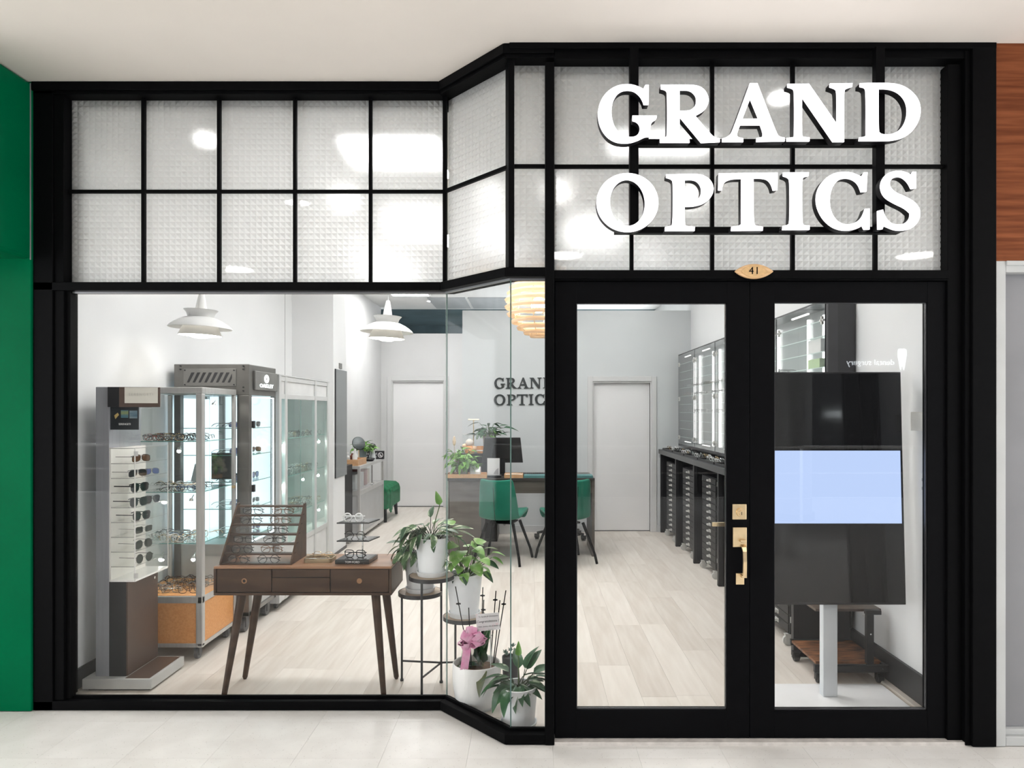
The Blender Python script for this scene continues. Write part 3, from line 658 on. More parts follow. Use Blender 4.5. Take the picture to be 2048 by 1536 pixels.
def rim_pts(shape, cx, w_=.025, h_=.020, n=18, s=1):
    out = []
    for i in range(n):
        a = 2*PI*i/n; c, d = math.cos(a), math.sin(a)
        if shape == 'round': x_, z_ = w_*.92*c, w_*.92*d
        elif shape == 'rect': x_, z_ = w_*math.copysign(abs(c)**.45, c), h_*.82*math.copysign(abs(d)**.45, d)
        elif shape == 'aviator': x_, z_ = w_*1.08*c*(1-.12*d)+(.004*s*(-d)), h_*1.12*math.copysign(abs(d)**.8, d)
        elif shape == 'way': x_, z_ = w_*math.copysign(abs(c)**.6, c)*(1+.12*d), h_*1.02*math.copysign(abs(d)**.6, d)
        elif shape == 'wrap': x_, z_ = w_*1.15*math.copysign(abs(c)**.7, c), h_*.85*math.copysign(abs(d)**.6, d)-.004*c*s
        else: x_, z_ = w_*math.copysign(abs(c)**.75, c), h_*.95*math.copysign(abs(d)**.75, d)
        out.append((cx+x_, -.0025*(1-(x_/w_)**2)*0, z_+h_))
    return out
def spec_parts(shape, th=.0013, open_=True, n=18):
    """front faces -Y, temples run to +Y; rests on z=0"""
    P = {}
    f = MB()
    for s in (-1, 1):
        f.tube(rim_pts(shape, s*.0335, n=n, s=s), th, 5, closed=True)
        L = rim_pts(shape, s*.0335, n=n, s=s); c = (s*.0335, -.0005, .020)
        P['lens%d' % s] = MB().add([c]+L, [(0, i+1, (i+1) % n+1) for i in range(n)])
        if open_: tp = [(s*.060, 0, .028), (s*.0665, .004, .029), (s*.069, .02, .029), (s*.069, .095, .028), (s*.068, .118, .021), (s*.066, .138, .006)]
        else: tp = [(s*.060, 0, .028), (s*.064, .006, .028), (s*.055, .011+.004*(s > 0), .026), (-s*.02, .015+.004*(s > 0), .024), (-s*.045, .017+.004*(s > 0), .017), (-s*.058, .019+.004*(s > 0), .006)]
        P['temple%d' % s] = MB().tube(tp, [th*1.1]*3+[th*1.2, th*1.4, th*1.2], 5)
        f.tube([(s*.057, 0, .028), (s*.0615, 0, .028)], th*1.3, 5)
    f.tube([(-.0105, 0, .024), (-.004, -.003, .0275), (.004, -.003, .0275), (.0105, 0, .024)], th, 5)
    for s in (-1, 1): f.tube([(s*.0095, .001, .020), (s*.008, .006, .017)], th*.9, 4)
    P['front'] = f
    return P
_sp = {}
def spec_meshes(shape, col, lens='clear', th=.0013, open_=True):
    k = (shape, col, lens, th, open_)
    if k not in _sp:
        P = spec_parts(shape, th, open_); lm = LENS if lens == 'clear' else SUN[lens]
        _sp[k] = {'frame_front': mesh_of('frame_front', P['front'], FR[col], True), 'l-1': mesh_of('lens', P['lens-1'], lm), 'l1': mesh_of('lens', P['lens1'], lm),
                  't-1': mesh_of('temple', P['temple-1'], FR[col], True), 't1': mesh_of('temple', P['temple1'], FR[col], True)}
    return _sp[k]
def spectacles(label, loc, rotz=0, shape='oval', col='black', lens='clear', th=.0013, open_=True, group=None, tilt=0, name='eyeglasses', s=1.0):
    M = spec_meshes(shape, col, lens, th, open_)
    t = thing(name, label, 'sunglasses' if lens != 'clear' else 'glasses', loc, rotz, group, rot=(tilt, 0, rotz)); t.scale = (s, s, s)
    link('frame_front', M['frame_front'], t)
    for q in ('l-1', 'l1'): link('lens', M[q], t)
    for q in ('t-1', 't1'): link('temple', M[q], t)
    return t
_sm = {}
def small_spec(label, loc, rotz, shape, col, group, open_=True, lens='clear', tilt=0, th=.0020):
    """far or tiny pair: one mesh, frame and lenses as two material slots"""
    k = (shape, col, lens, open_)
    if k not in _sm:
        P = spec_parts(shape, th, open_, 12); mb = MB()
        for q in ('front', 'temple-1', 'temple1'): mb.add(P[q].v, P[q].f, 0)
        for q in ('lens-1', 'lens1'): mb.add(P[q].v, P[q].f, 1)
        _sm[k] = mesh_of('eyeglasses', mb, [FR[col], LENS if lens == 'clear' else SUN[lens]])
    o = link('eyeglasses', _sm[k], None, loc, (tilt, 0, rotz))
    return tag(o, label, 'glasses', group)
SHP = ['oval', 'round', 'rect', 'way', 'aviator']
SHN = {'oval': 'oval', 'round': 'round', 'rect': 'rectangular', 'way': 'square', 'aviator': 'teardrop', 'wrap': 'wraparound'}
CLN = {'black': 'black', 'tortoise': 'tortoiseshell', 'silver': 'silver', 'gold': 'gold', 'clear': 'clear', 'red': 'dark red', 'blue': 'blue', 'grey': 'grey', 'brown': 'brown'}
ORD = ['first', 'second', 'third', 'fourth', 'fifth', 'sixth', 'seventh', 'eighth', 'ninth', 'tenth', 'eleventh', 'twelfth']
# ================================================================== bay window display
def castor(mb, x_, y_, r=.03, wd=.02, z=0, a=0):
    o = len(mb.v)
    mb.cyl((-wd/2, 0, r), (wd/2, 0, r), r, n=14)
    mb.box(-wd*.75, -wd*.55, -r*.5, r*.5, r*.7, r*2.1); mb.box(wd*.55, wd*.75, -r*.5, r*.5, r*.7, r*2.1); mb.box(-wd*.75, wd*.75, -r*.6, r*.6, r*2.05, r*2.3)
    mb.xf(Matrix.Translation((x_, y_, z)) @ Matrix.Rotation(a, 4, 'Z'), o); return mb
RUBBER = mat('dark_rubber', (.02,.02,.02), .5); GREYRUB = mat('grey_rubber', (.12,.12,.125), .5)
# ---- writing-desk style display table
TW = mat('walnut_stain', (.042,.0225,.0135), .38, col2=(.072,.042,.027), scale=3, stretch=(1, 6, 6), detail=2, spec=.2)
TWT = mat('walnut_top', (.235,.122,.066), .32, col2=(.32,.175,.10), scale=3, stretch=(1, 6, 6), detail=2, spec=.3)
X0, X1, Y0, Y1, Z0, Z1 = -1.730, -.760, 3.950, 4.300, .545, .703
tb = thing('display_table', 'walnut writing-desk table on splayed tapering legs in the bay window', 'table', ((X0+X1)/2, (Y0+Y1)/2, 0))
part(tb, 'top', box(X0, X1, Y0, Y1, Z1-.014, Z1), TWT, True, .003)
part(tb, 'carcass', MB().box(X0, X1, Y0, Y1, Z0, Z0+.013).box(X0, X0+.013, Y0, Y1, Z0+.013, Z1-.014).box(X1-.013, X1, Y0, Y1, Z0+.013, Z1-.014).box(X0+.013, X1-.013, Y1-.012, Y1, Z0+.013, Z1-.014), TW, True, .002)
GAP = mat('drawer_shadow_gap', (.012,.008,.006), .7)
part(tb, 'drawer_recess', box(X0+.013, X1-.013, Y0+.014, Y0+.02, Z0+.013, Z1-.014), GAP, True)
wd = X1-X0
xa, xb = X0+wd*.3255, X0+wd*.655
RING = mat('finger_ring_wood', (.30,.155,.075), .35)
def drawer(x0, x1, z0, z1, hole):
    d = part(tb, 'drawer', box(x0, x1, Y0+.004, Y0+.022, z0, z1), TW, True, .0015)
    if hole is not None:
        hx = hole
        part(d, 'pull_ring', MB().lathe([(.0085, -.006), (.0145, -.006), (.0145, .001), (.0085, .001), (.0085, -.006)], n=22).xf(Matrix.Translation((hx, Y0+.002, (z0+z1)/2)) @ Matrix.Rotation(PI/2, 4, 'X')), RING, True, smooth=True)
        part(d, 'pull_hole', MB().cyl((hx, Y0+.004, (z0+z1)/2), (hx, Y0+.0025, (z0+z1)/2), .0088, n=20), GAP if hx < -1.3 else RING, True)
za, zb = Z0+.017, Z1-.018
drawer(X0+.017, xa-.003, za, zb, (X0+.017+xa)/2); drawer(xb+.003, X1-.017, za, zb, (xb+X1-.017)/2)
drawer(xa+.003, xb-.003, (za+zb)/2+.021, zb, None); drawer(xa+.003, xb-.003, za, (za+zb)/2+.016, None)
for fx, fy, tx, ty in ((-1.654, 3.905, -1.600, 4.02), (-.793, 3.905, -.862, 4.02), (-1.655, 4.195, -1.572, 4.20), (-.779, 4.195, -.845, 4.20)):
    part(tb, 'leg', MB().cyl((fx, fy, .012), (tx, ty, Z0), .0145, .025, 14).cyl((fx, fy, 0), (fx, fy, .012), .009, .013, 12), TW, True, smooth=True)

# ---- six-tier wooden rack for spectacles
RW = mat('rack_walnut', (.040,.020,.011), .4, col2=(.080,.044,.026), scale=3, stretch=(1, 6, 6), detail=2)
rk = thing('spectacle_rack', 'sloping six-tier dark wooden rack full of spectacles on the table', 'rack', (-1.515, 4.13, Z1))
rx0, rx1, ry0, ry1, rz1 = -1.713, -1.316, 3.985, 4.250, .312
for xx in (rx0, rx1-.009):
    sp_ = [(ry0, 0), (ry1, 0), (ry1, rz1), (ry1-.028, rz1-.004), (ry0, .014)]
    part(rk, 'side_panel', MB().prismx([(y_, z_+Z1) for y_, z_ in sp_], xx, xx+.009), RW, True, .001)
shl = []
for i in range(7):
    t_ = i/6
    zz = Z1+.008+t_*(rz1-.022); yy = ry0+.004+t_*(ry1-ry0-.044)
    part(rk, 'tier', MB().box(rx0+.009, rx1-.009, yy, yy+.040, zz-.010, zz), RW, True, .0008)
    shl.append((yy, zz))
pegs = MB()
for yy, zz in shl[:-1]:
    for q in (0, .018): pegs.cyl((rx1, yy+.012+q, zz), (rx1+.0012, yy+.012+q, zz), .003, n=8)
part(rk, 'peg', pegs, GAP, True)['kind'] = 'stuff'
cols6 = [[('oval', 'black'), ('oval', 'tortoise')], [('round', 'black'), ('oval', 'tortoise')], [('rect', 'grey'), ('way', 'black')], [('rect', 'black'), ('oval', 'black')], [('round', 'black'), ('oval', 'tortoise')], [('round', 'black'), ('round', 'black')]]
rown = ['top row', 'second row from the top', 'third row from the top', 'fourth row from the top', 'fifth row from the top', 'bottom row']
for r in range(6):
    yy, zz = shl[5-r]
    for c in range(2):
        sh, cl = cols6[r][c]
        xx = (-1.605, -1.435)[c] if r < 3 else (-1.613, -1.445)[c]
        xx += .004*math.sin(r*2.1+c)-.006*(5-r)*0
        spectacles('spectacles in the %s of the wooden rack, %s' % (rown[r], ('cabinet side', 'brass tray side')[c]), (xx, yy+.012, zz+.0015), math.radians((-4, 5, 8, -6, 3, -5)[r]*(1-2*c)), sh, cl, th=.0016, group='spectacles in the tiered wooden rack', open_=False)
# ---- brass tray with folded pairs
TRAYB = mat('tray_brass', (.44,.37,.25), .35, .6, vary=.08); TRAYIN = mat('tray_lining', (.42,.42,.40), .8)
def rrect(cx, cy, w_, h_, r, n=4):
    out = []
    for qx, qy, a0 in ((1, 1, 0), (-1, 1, 90), (-1, -1, 180), (1, -1, 270)):
        for i in range(n+1):
            a = math.radians(a0+90*i/n); out.append((cx+qx*(w_/2-r)+r*math.cos(a), cy+qy*(h_/2-r)+r*math.sin(a)))
    return out
def ring_wall(mb, outer, inner, z0, z1):
    n = len(outer); v = [(x_, y_, z0) for x_, y_ in outer]+[(x_, y_, z1) for x_, y_ in outer]+[(x_, y_, z1) for x_, y_ in inner]+[(x_, y_, z0+.003) for x_, y_ in inner]
    f = []
    for i in range(n):
        j = (i+1) % n
        for k in range(3): f.append((k*n+i, k*n+j, (k+1)*n+j, (k+1)*n+i))
    f += [tuple(range(n-1, -1, -1)), tuple(range(3*n, 4*n))]
    return mb.add(v, f)
ty = thing('brass_tray', 'shallow rounded brass tray with spectacles between rack and riser', 'tray', (-1.192, 4.10, Z1))
part(ty, 'rim', ring_wall(MB(), rrect(0, 0, .158, .115, .018), rrect(0, 0, .148, .105, .014), 0, .022), TRAYB)
part(ty, 'lining', MB().prism(rrect(0, 0, .147, .104, .014), .0035, .006), TRAYIN)
spectacles('gold spectacles standing open in the brass tray', (-1.175, 4.10, Z1+.012), math.radians(170), 'oval', 'gold', open_=False)
spectacles('brown spectacles lying folded in the brass tray', (-1.205, 4.075, Z1+.009), math.radians(12), 'oval', 'tortoise', open_=False, tilt=math.radians(70))
# ---- black three-level riser
RB = mat('riser_black', (.014,.014,.015), .18, vary=.1, coat=.3)
RTOP = mat('riser_smoked_top', (.10,.10,.10), .12, vary=.05, spec=.7)
rs = thing('display_riser', 'black three-level spectacle riser lettered TOM FORD on the table', 'riser', (-.985, 4.09, Z1))
part(rs, 'base', MB().prism([(-.098, -.085), (.090, -.085), (.105, .075), (-.083, .075)], 0, .024), RB, bev=.001)
part(rs, 'base_top', MB().prism([(-.092, -.078), (.084, -.078), (.098, .068), (-.078, .068)], .024, .026), RTOP)
text(rs, 'lettering', 'TOM FORD', .0165, mat('pale_print', (.72,.72,.72), .5), (-.002, -.0856, .0115), depth=.0003, spacing=.95)
for i, zz in enumerate((.122, .222)):
    part(rs, 'shelf', MB().prism([(-.092, -.075), (.086, -.075), (.118, .07), (-.06, .07)], zz, zz+.007), RB, bev=.001)
    part(rs, 'shelf_top', MB().prism([(-.082, -.066), (.078, -.066), (.108, .062), (-.052, .062)], zz+.007, zz+.0078), RTOP)
part(rs, 'stem', MB().cyl((.028, .03, .024), (.028, .03, .222), .0045, n=10), CHROME, smooth=True)
spectacles('thick clear-framed glasses on the top level of the black riser', (-.995, 4.06, Z1+.2305), math.radians(-8), 'round', 'clear', th=.0042, open_=False)
spectacles('round black glasses on the middle level of the black riser', (-.985, 4.06, Z1+.1305), math.radians(-6), 'round', 'black', th=.0018, open_=False)
spectacles('thick black glasses on the bottom level of the black riser', (-.985, 4.06, Z1+.0275), math.radians(-8), 'way', 'black', th=.0026, open_=False)

# ---- sunglasses tower
SILV = mat('silver_laminate', (.36,.37,.40), .4, .3, vary=.04, scale=60, stretch=(1,1,.05)); BROWN = mat('brown_laminate', (.085,.055,.042), .35, vary=.06, scale=30); DK = mat('dark_laminate', (.022,.022,.024), .3, vary=.1)
BASEW = mat('silver_plinth', (.52,.53,.52), .4, .2, vary=.04)
st = thing('sunglasses_tower', 'tall silver and brown sunglasses stand with a clear acrylic case', 'display stand', (-2.30, 4.20, 0))
part(st, 'plinth', box(-2.480, -2.098, 4.005, 4.385, .012, .068), BASEW, True, .002)
part(st, 'plinth_inset', box(-2.25, -2.115, 4.02, 4.37, .068, .0695), BROWN, True)
part(st, 'foot', MB().box(-2.46, -2.12, 4.03, 4.36, 0, .012), DK, True)
part(st, 'post', box(-2.432, -2.357, 4.05, 4.38, .068, 1.684), SILV, True, .002)
part(st, 'body', box(-2.357, -2.262, 4.05, 4.38, .068, .595), DK, True, .001)
part(st, 'body_face', box(-2.262, -2.254, 4.052, 4.38, .070, .593), BROWN, True)
part(st, 'screw', MB().cyl((-2.254, 4.335, .555), (-2.249, 4.335, .555), .008, n=12), CHROME, True)
AZ0, AZ1, AX0, AX1, AY0, AY1 = .595, 1.343, -2.357, -2.212, 4.05, 4.42
case_w = mat('white_case_back', (.90,.88,.84), .5)
part(st, 'case_back', MB().box(AX0, AX0+.008, AY0+.004, AY1, AZ0, AZ1), case_w, True)
part(st, 'case_floor', box(AX0+.008, AX1, AY0, AY1, AZ0, AZ0+.010), mat('white_acrylic', (.92,.91,.89), .3), True)
part(st, 'case_side', box(AX1-.004, AX1, AY0, AY1, AZ0+.010, AZ1), [ACRYLIC], True)
part(st, 'case_front', box(AX0+.008, AX1-.004, AY0, AY0+.004, AZ0+.010, AZ1), [ACRYLIC], True)
part(st, 'case_edge', MB().box(AX1-.004, AX1+.001, AY0-.001, AY0+.004, AZ0, AZ1).box(AX1-.003, AX1+.0005, AY1-.004, AY1, AZ0, AZ1).box(AX0, AX1, AY0, AY0+.004, AZ1-.004, AZ1).box(AX1-.004, AX1, AY0, AY1, AZ1-.004, AZ1), AEDGE, True)
part(st, 'case_hinge', MB().box(AX1-.006, AX1+.012, AY0-.002, AY0+.010, AZ1-.045, AZ1-.018).box(AX1-.006, AX1+.012, AY0-.002, AY0+.010, AZ0+.02, AZ0+.048), ALU, True)
nsh = 8
for i in range(nsh):
    zz = AZ0+.085+i*.0825
    part(st, 'acrylic_shelf', MB().box(AX0+.008, AX1-.006, AY0+.006, AY1-.004, zz-.004, zz), [glass_mat('acrylic_shelf', (.97,.97,.96)), AEDGE], True)
    part(st, 'shelf_lip', MB().box(AX0+.008, AX1-.006, AY0+.0045, AY0+.006, zz-.004, zz).box(AX1-.006, AX1-.0045, AY0+.006, AY1-.004, zz-.003, zz), mat('shelf_lip_grey', (.45,.44,.43), .3), True)
part(st, 'upper_glass', box(AX1-.10, AX1-.096, AY0+.02, AY1, AZ1, 1.565), [ACRYLIC], True)
part(st, 'image_panel', box(-2.357, -2.20, AY0+.012, AY0+.020, 1.445, 1.572), mat('poster_black', (.022,.026,.03), .35, vary=.1), True)
part(st, 'picture', box(-2.297, -2.256, AY0+.0105, AY0+.012, 1.512, 1.555), mat('landscape_print', (.06,.16,.22), .5, col2=(.22,.27,.12), scale=18, stretch=(.3,1,3)), True)
part(st, 'picture', box(-2.249, -2.206, AY0+.0105, AY0+.012, 1.509, 1.552), mat('seascape_print', (.07,.14,.20), .5, col2=(.30,.36,.38), scale=16, stretch=(.3,1,3)), True)
part(st, 'printed_leaf', MB().prismy([(-2.335, 1.525), (-2.315, 1.540), (-2.308, 1.528), (-2.328, 1.505)], AY0+.0105, AY0+.012), mat('gold_print', (.45,.33,.12), .5), True)
text(st, 'lettering', 'SERENGETI', .0150, mat('white_print', (.8,.8,.8), .5), (-2.276+2.30, AY0+.0105-4.20, 1.476), depth=.0003, spacing=.9)
hb = part(st, 'header', MB().box(-2.357, -2.292, 4.035, 4.38, 1.572, 1.684), DK, True, .001)
part(hb, 'header_face', MB().prism([(-2.292, 4.035), (-2.098, 4.10), (-2.10, 4.11), (-2.292, 4.05)], 1.572, 1.684), BROWN, True)
card = part(hb, 'header_card', MB().prism([(-2.265, 4.040), (-2.108, 4.093), (-2.108, 4.096), (-2.265, 4.043)], 1.594, 1.682), mat('cream_card', (.66,.64,.58), .5), True)
text(st, 'header_text', 'SERENGETI', .0195, mat('grey_print', (.50,.49,.46), .5), (-2.187+2.30, 4.0645-4.20, 1.642), (PI/2, 0, math.atan2(.053, .157)), depth=.0003, spacing=1.35)
sg = [('way', 'black', 'dark', 4.13, 'square black'), ('round', 'black', 'dark', 4.12, 'round metal')]
styles = [('round', 'black', 'green', 'thin round'), ('aviator', 'grey', 'green', 'thin teardrop'), ('rect', 'silver', 'green', 'grey square'), ('way', 'black', 'dark', 'small square black'), ('way', 'black', 'dark', 'wide black'), ('way', 'black', 'dark', 'heavy black wraparound'), ('wrap', 'grey', 'dark', 'large grey'), ('wrap', 'black', 'brown', 'brown-lensed sport')]
rowl = ['bottom', 'second', 'third', 'fourth', 'fifth', 'sixth', 'seventh', 'top']
for i, (sh, cl, ln, ds_) in enumerate(styles):
    zz = AZ0+.086+i*.0825
    yy = [4.19, 4.18, 4.185, 4.16, 4.13, 4.14, 4.12, 4.155][i]
    th = .0028 if 'heavy' in ds_ else (.0022 if 'black' in ds_ else .0012)
    spectacles('%s sunglasses on the %s shelf of the acrylic case' % (ds_, rowl[i]), (AX1-.022, yy, zz), math.radians(78), sh, cl, ln, th, name='sunglasses', group='sunglasses in the acrylic case', s=1.12)
    if i in (4, 6): spectacles('%s sunglasses, the rearmost pair on the %s shelf of the acrylic case' % (ds_, rowl[i]), (AX1-.022, yy+.15, zz), math.radians(78), sh, cl, ln if i == 4 else 'blue', th, name='sunglasses', group='sunglasses in the acrylic case', s=.98)

# ---- plinth-based glass cabinet (pine panels)
PINE = mat('orange_pine_laminate', (.70,.31,.095), .45, col2=(.78,.37,.13), scale=90, detail=2)
def frame_posts(mb, x0, x1, y0, y1, z0, z1, r):
    for xx in (x0, x1-r):
        for yy in (y0, y1-r): mb.box(xx, xx+r, yy, yy+r, z0, z1)
    return mb
LAMPC = emit_mat('cabinet_spot', (1, .96, .90), 70)
def spot_lamp(root, p, d=(0, -.5, -.8)):
    d = Vector(d).normalized(); p = Vector(p)
    a = part(root, 'spot_arm', MB().tube([p+Vector((.0, .03, .02)), p+Vector((0, .015, .012)), p], .003, 6).cyl(p, p+d*.02, .011, .013, 12), CHROME, True, smooth=True)
    part(a, 'spot_bulb', MB().sphere(tuple(p+d*.022), .012, 10, 6), LAMPC, True, smooth=True)
c1 = thing('glass_cabinet', 'silver-framed glass cabinet on an orange pine base with castors', 'cabinet', (-2.275, 4.75, 0))
CX0, CX1, CY0, CY1 = -2.505, -2.040, 4.50, 5.02
r_ = .042
fr = MB()
for xx, yy in ((CX0, CY0), (CX1-r_, CY0), (CX0, CY1-.026), (CX1-.026, CY1-.026)):
    rr = r_ if yy == CY0 else .026
    fr.box(xx, xx+rr, yy, yy+rr, .085, 1.66)
part(c1, 'post', fr, ALU, True, .006)
part(c1, 'top_frame', MB().box(CX0, CX1, CY0, CY0+.04, 1.66, 1.698).box(CX0, CX1, CY1-.03, CY1, 1.66, 1.698).box(CX0, CX0+.04, CY0+.04, CY1-.03, 1.66, 1.698).box(CX1-.04, CX1, CY0+.04, CY1-.03, 1.66, 1.698).box(CX0+.04, CX1-.04, CY0+.04, CY1-.03, 1.684, 1.69), ALU, True, .008)
part(c1, 'bottom_rail', MB().box(CX0, CX1, CY0+.004, CY0+.03, .08, .105).box(CX1-.03, CX1-.004, CY0, CY1, .08, .105).box(CX0, CX1, CY0+.004, CY0+.03, .355, .395).box(CX1-.03, CX1-.004, CY0, CY1, .355, .395), ALU, True, .002)
part(c1, 'pine_panel', box(CX0+.04, CX1-.04, CY0+.010, CY0+.018, .105, .355), PINE, True)
part(c1, 'pine_panel', box(CX1-.018, CX1-.010, CY0+.04, CY1-.03, .105, .355), PINE, True)
part(c1, 'deck', box(CX0+.01, CX1-.01, CY0+.03, CY1-.01, .385, .397), PINE, True)
part(c1, 'glass_side', box(CX1-.018, CX1-.014, CY0+.04, CY1-.026, .395, 1.66), GLASS, True)
part(c1, 'glass_front', box(CX0+.04, CX1-.04, CY0+.012, CY0+.016, .395, 1.66), GLASS, True)
for xx, yy in ((CX0+.05, CY0+.05), (CX1-.05, CY0+.05), (CX0+.05, CY1-.05), (CX1-.05, CY1-.05)):
    part(c1, 'castor', castor(MB(), xx, yy, .034, .022), GREYRUB, True)
SH1 = (.725, 1.045, 1.362)
for zz in SH1:
    s_ = part(c1, 'glass_shelf', box(CX0+.02, CX1-.022, CY0+.022, CY1-.03, zz-.005, zz), GLASS_G, True)
    part(s_, 'shelf_edge', MB().box(CX0+.02, CX1-.022, CY0+.020, CY0+.022, zz-.005, zz).box(CX1-.022, CX1-.020, CY0+.022, CY1-.03, zz-.005, zz), SEDGE, True)
part(c1, 'lock', MB().cyl((CX1-.01, CY1-.05, 1.03), (CX1+.012, CY1-.05, 1.03), .010, n=12), BRASS, True)
spot_lamp(c1, (CX1-.06, CY0+.30, 1.60)); spot_lamp(c1, (CX0+.30, CY0+.05, 1.32), (0, -.3, -.8)); spot_lamp(c1, (CX1-.09, CY0+.05, 1.0), (0, -.3, -.8)); spot_lamp(c1, (CX1-.075, CY0+.05, .64), (0, -.4, -.8)); spot_lamp(c1, (CX0+.16, CY0+.1, .63), (0, -.4, -.8))
rg = random.Random(11)
MIXC = ['silver', 'gold', 'black', 'grey', 'clear', 'black', 'silver', 'red', 'silver', 'clear', 'black', 'grey', 'blue']
def scatter(where, x0, x1, y0, y1, z, nxs, nys, rot, group, cols=MIXC, jit=.02, closed=.4, along='row', end='window'):
    for j in range(nys):
        for i in range(nxs):
            xx = x0+(x1-x0)*(i+.5)/nxs+rg.uniform(-jit, jit); yy = y0+(y1-y0)*(j+.5)/nys+rg.uniform(-jit, jit)
            op = rg.random() > closed
            ro, sh_, cl_ = rg.uniform(-.35, .35), rg.choice(SHP), rg.choice(cols)
            lab = '%s %s spectacles on %s, %s row from %s, %s from wall' % (CLN[cl_], SHN[sh_], where, ORD[j], end, ORD[i])
            small_spec(lab, (xx, yy, z+.002), rot+ro, sh_, cl_, group, open_=op)
names1 = ('lowest', 'middle', 'top')
for k, zz in enumerate(SH1):
    scatter('%s pine-cabinet shelf' % names1[k], CX0+.06, CX1-.08, CY0+.05, CY1-.22, zz, 3, 5, 0, 'spectacles on the %s shelf of the pine-based cabinet' % names1[k], jit=.012)
scatter('pine cabinet deck', CX0+.07, CX1-.07, CY0+.05, CY1-.12, .397, 3, 6, 0, 'spectacles on the pine deck', ['tortoise', 'black', 'black', 'brown', 'silver', 'grey'], .012, .3)
# ---- gunmetal trade cabinet with lit glass door
GM = mat('gunmetal_steel', (.17,.165,.155), .38, .55, vary=.06, scale=12); GM2 = mat('dark_slot', (.03,.03,.032), .5); GM3 = mat('gunmetal_plate', (.22,.215,.205), .36, .5, vary=.08)
c2 = thing('trade_cabinet', 'gunmetal steel cabinet with slanted vents, lit emblem and glowing glass door', 'cabinet', (-2.22, 5.31, 0))
GX0, GX1, GY0, GY1, GZ = -2.485, -1.962, 5.045, 5.575, 1.876
part(c2, 'header', MB().box(GX0, GX1, GY0, GY1, 1.66, GZ), GM, True, .004)
part(c2, 'post', MB().box(GX0, GX0+.045, GY0, GY0+.05, .12, 1.66), GM, True, .003)
part(c2, 'post', MB().box(GX1-.085, GX1, GY0, GY0+.055, .12, 1.66), GM, True, .003)
part(c2, 'post', MB().box(GX1-.03, GX1, GY1-.035, GY1, .12, 1.66), GM, True, .003)
part(c2, 'post', MB().box(GX0+.10, GX0+.14, GY1-.04, GY1, .12, 1.66), GM, True, .003)
part(c2, 'base', MB().box(GX0+.01, GX1-.012, GY0+.012, GY1-.01, .15, .62), mat('pale_steel_panel', (.50,.51,.51), .4, .3), True, .002)
part(c2, 'base_frame', MB().box(GX0, GX1, GY0, GY1, .12, .15), GM3, True, .002)
part(c2, 'light_back', MB().box(GX0+.01, GX0+.02, GY0+.05, GY1-.02, .64, 1.64), mat('opal_back', (.66,.74,.76), .5, emit=(.72,.92,1), emit_s=.62), True)
part(c2, 'rear_panel', MB().box(GX0+.02, GX1-.03, GY1-.012, GY1-.004, .64, 1.66), mat('opal_rear', (.66,.74,.76), .5, emit=(.72,.92,1), emit_s=.58), True)
vp = part(c2, 'vent_plate', box(-2.417, -2.050, GY0-.006, GY0, 1.722, 1.845), GM3, True, .003)
for i in range(8):
    xa_ = -2.392+i*.0405
    part(vp, 'vent_slot', MB().prismy([(xa_, 1.748), (xa_+.016, 1.748), (xa_+.054, 1.818), (xa_+.032, 1.818)] if i < 7 else [(xa_, 1.748), (xa_+.016, 1.748), (xa_+.030, 1.78), (xa_+.030, 1.81)], GY0-.0075, GY0-.0055), GM2, True)
bl = MB()
for xx, zz in ((-2.437, 1.863), (-2.437, 1.84), (-2.00, 1.863), (-2.00, 1.84), (-2.405, 1.833), (-2.064, 1.833), (-2.405, 1.733), (-2.064, 1.733), (-2.00, 1.715), (-2.00, 1.69)):
    bl.cyl((xx, GY0-.001, zz), (xx, GY0-.010, zz), .0055, n=8)
part(c2, 'bolt', bl, GM2, True)['kind'] = 'stuff'
sb = part(c2, 'emblem_box', MB().box(GX1, GX1+.016, GY0+.075, GY1-.01, 1.70, 1.835), GM3, True, .003)
EMB = emit_mat('lit_emblem', (.9, 1, .98), 1.6)
em = MB().lathe([(.012, 0), (.030, 0), (.030, .003), (.012, .003), (.012, 0)], n=28)
em.v = [(a*1.45, b*1.02 if abs(b) > 0 else b, c) for a, b, c in em.v]
em.xf(Matrix.Translation((GX1+.016, 5.335, 1.785)) @ Matrix(((0,0,1,0),(1,0,0,0),(0,1,0,0),(0,0,0,1))))
part(sb, 'emblem', em, EMB, True)
link('emblem_text', text_mesh('OAKLEY', .052, EMB, depth=.001, spacing=1.05), sb, (GX1+.018+2.22, 5.335-5.31, 1.732), (PI/2, 0, PI/2)).scale = (1.35, .75, 1)
part(c2, 'glass_door', box(GX1-.012, GX1-.006, GY0+.065, GY1-.035, .63, 1.645), GLASS, True)
part(c2, 'door_light_edge', MB().box(GX1-.010, GX1-.002, GY0+.060, GY0+.066, .63, 1.65).box(GX1-.010, GX1-.002, GY1-.042, GY1-.036, .63, 1.65).box(GX1-.010, GX1-.002, GY0+.066, GY1-.042, 1.644, 1.65).box(GX1-.010, GX1-.002, GY0+.066, GY1-.042, .63, .636), emit_mat('door_edge_light', (.78,.95,1), 1.8), True)
part(c2, 'glass_front', box(GX0+.045, GX1-.085, GY0+.02, GY0+.024, .62, 1.66), GLASS, True)
for zz in (1.43, .98): part(c2, 'hinge', box(GX1-.002, GX1+.012, GY0+.055, GY0+.085, zz, zz+.05), GM2, True)
for zz in (.66, .86, 1.05, 1.24, 1.43):
    s_ = part(c2, 'glass_shelf', box(GX0+.03, GX1-.025, GY0+.06, GY1-.03, zz-.005, zz), GLASS_G, True)
    part(s_, 'shelf_edge', MB().box(GX0+.03, GX1-.025, GY0+.058, GY0+.06, zz-.005, zz).box(GX1-.025, GX1-.023, GY0+.06, GY1-.03, zz-.005, zz), SEDGE, True)
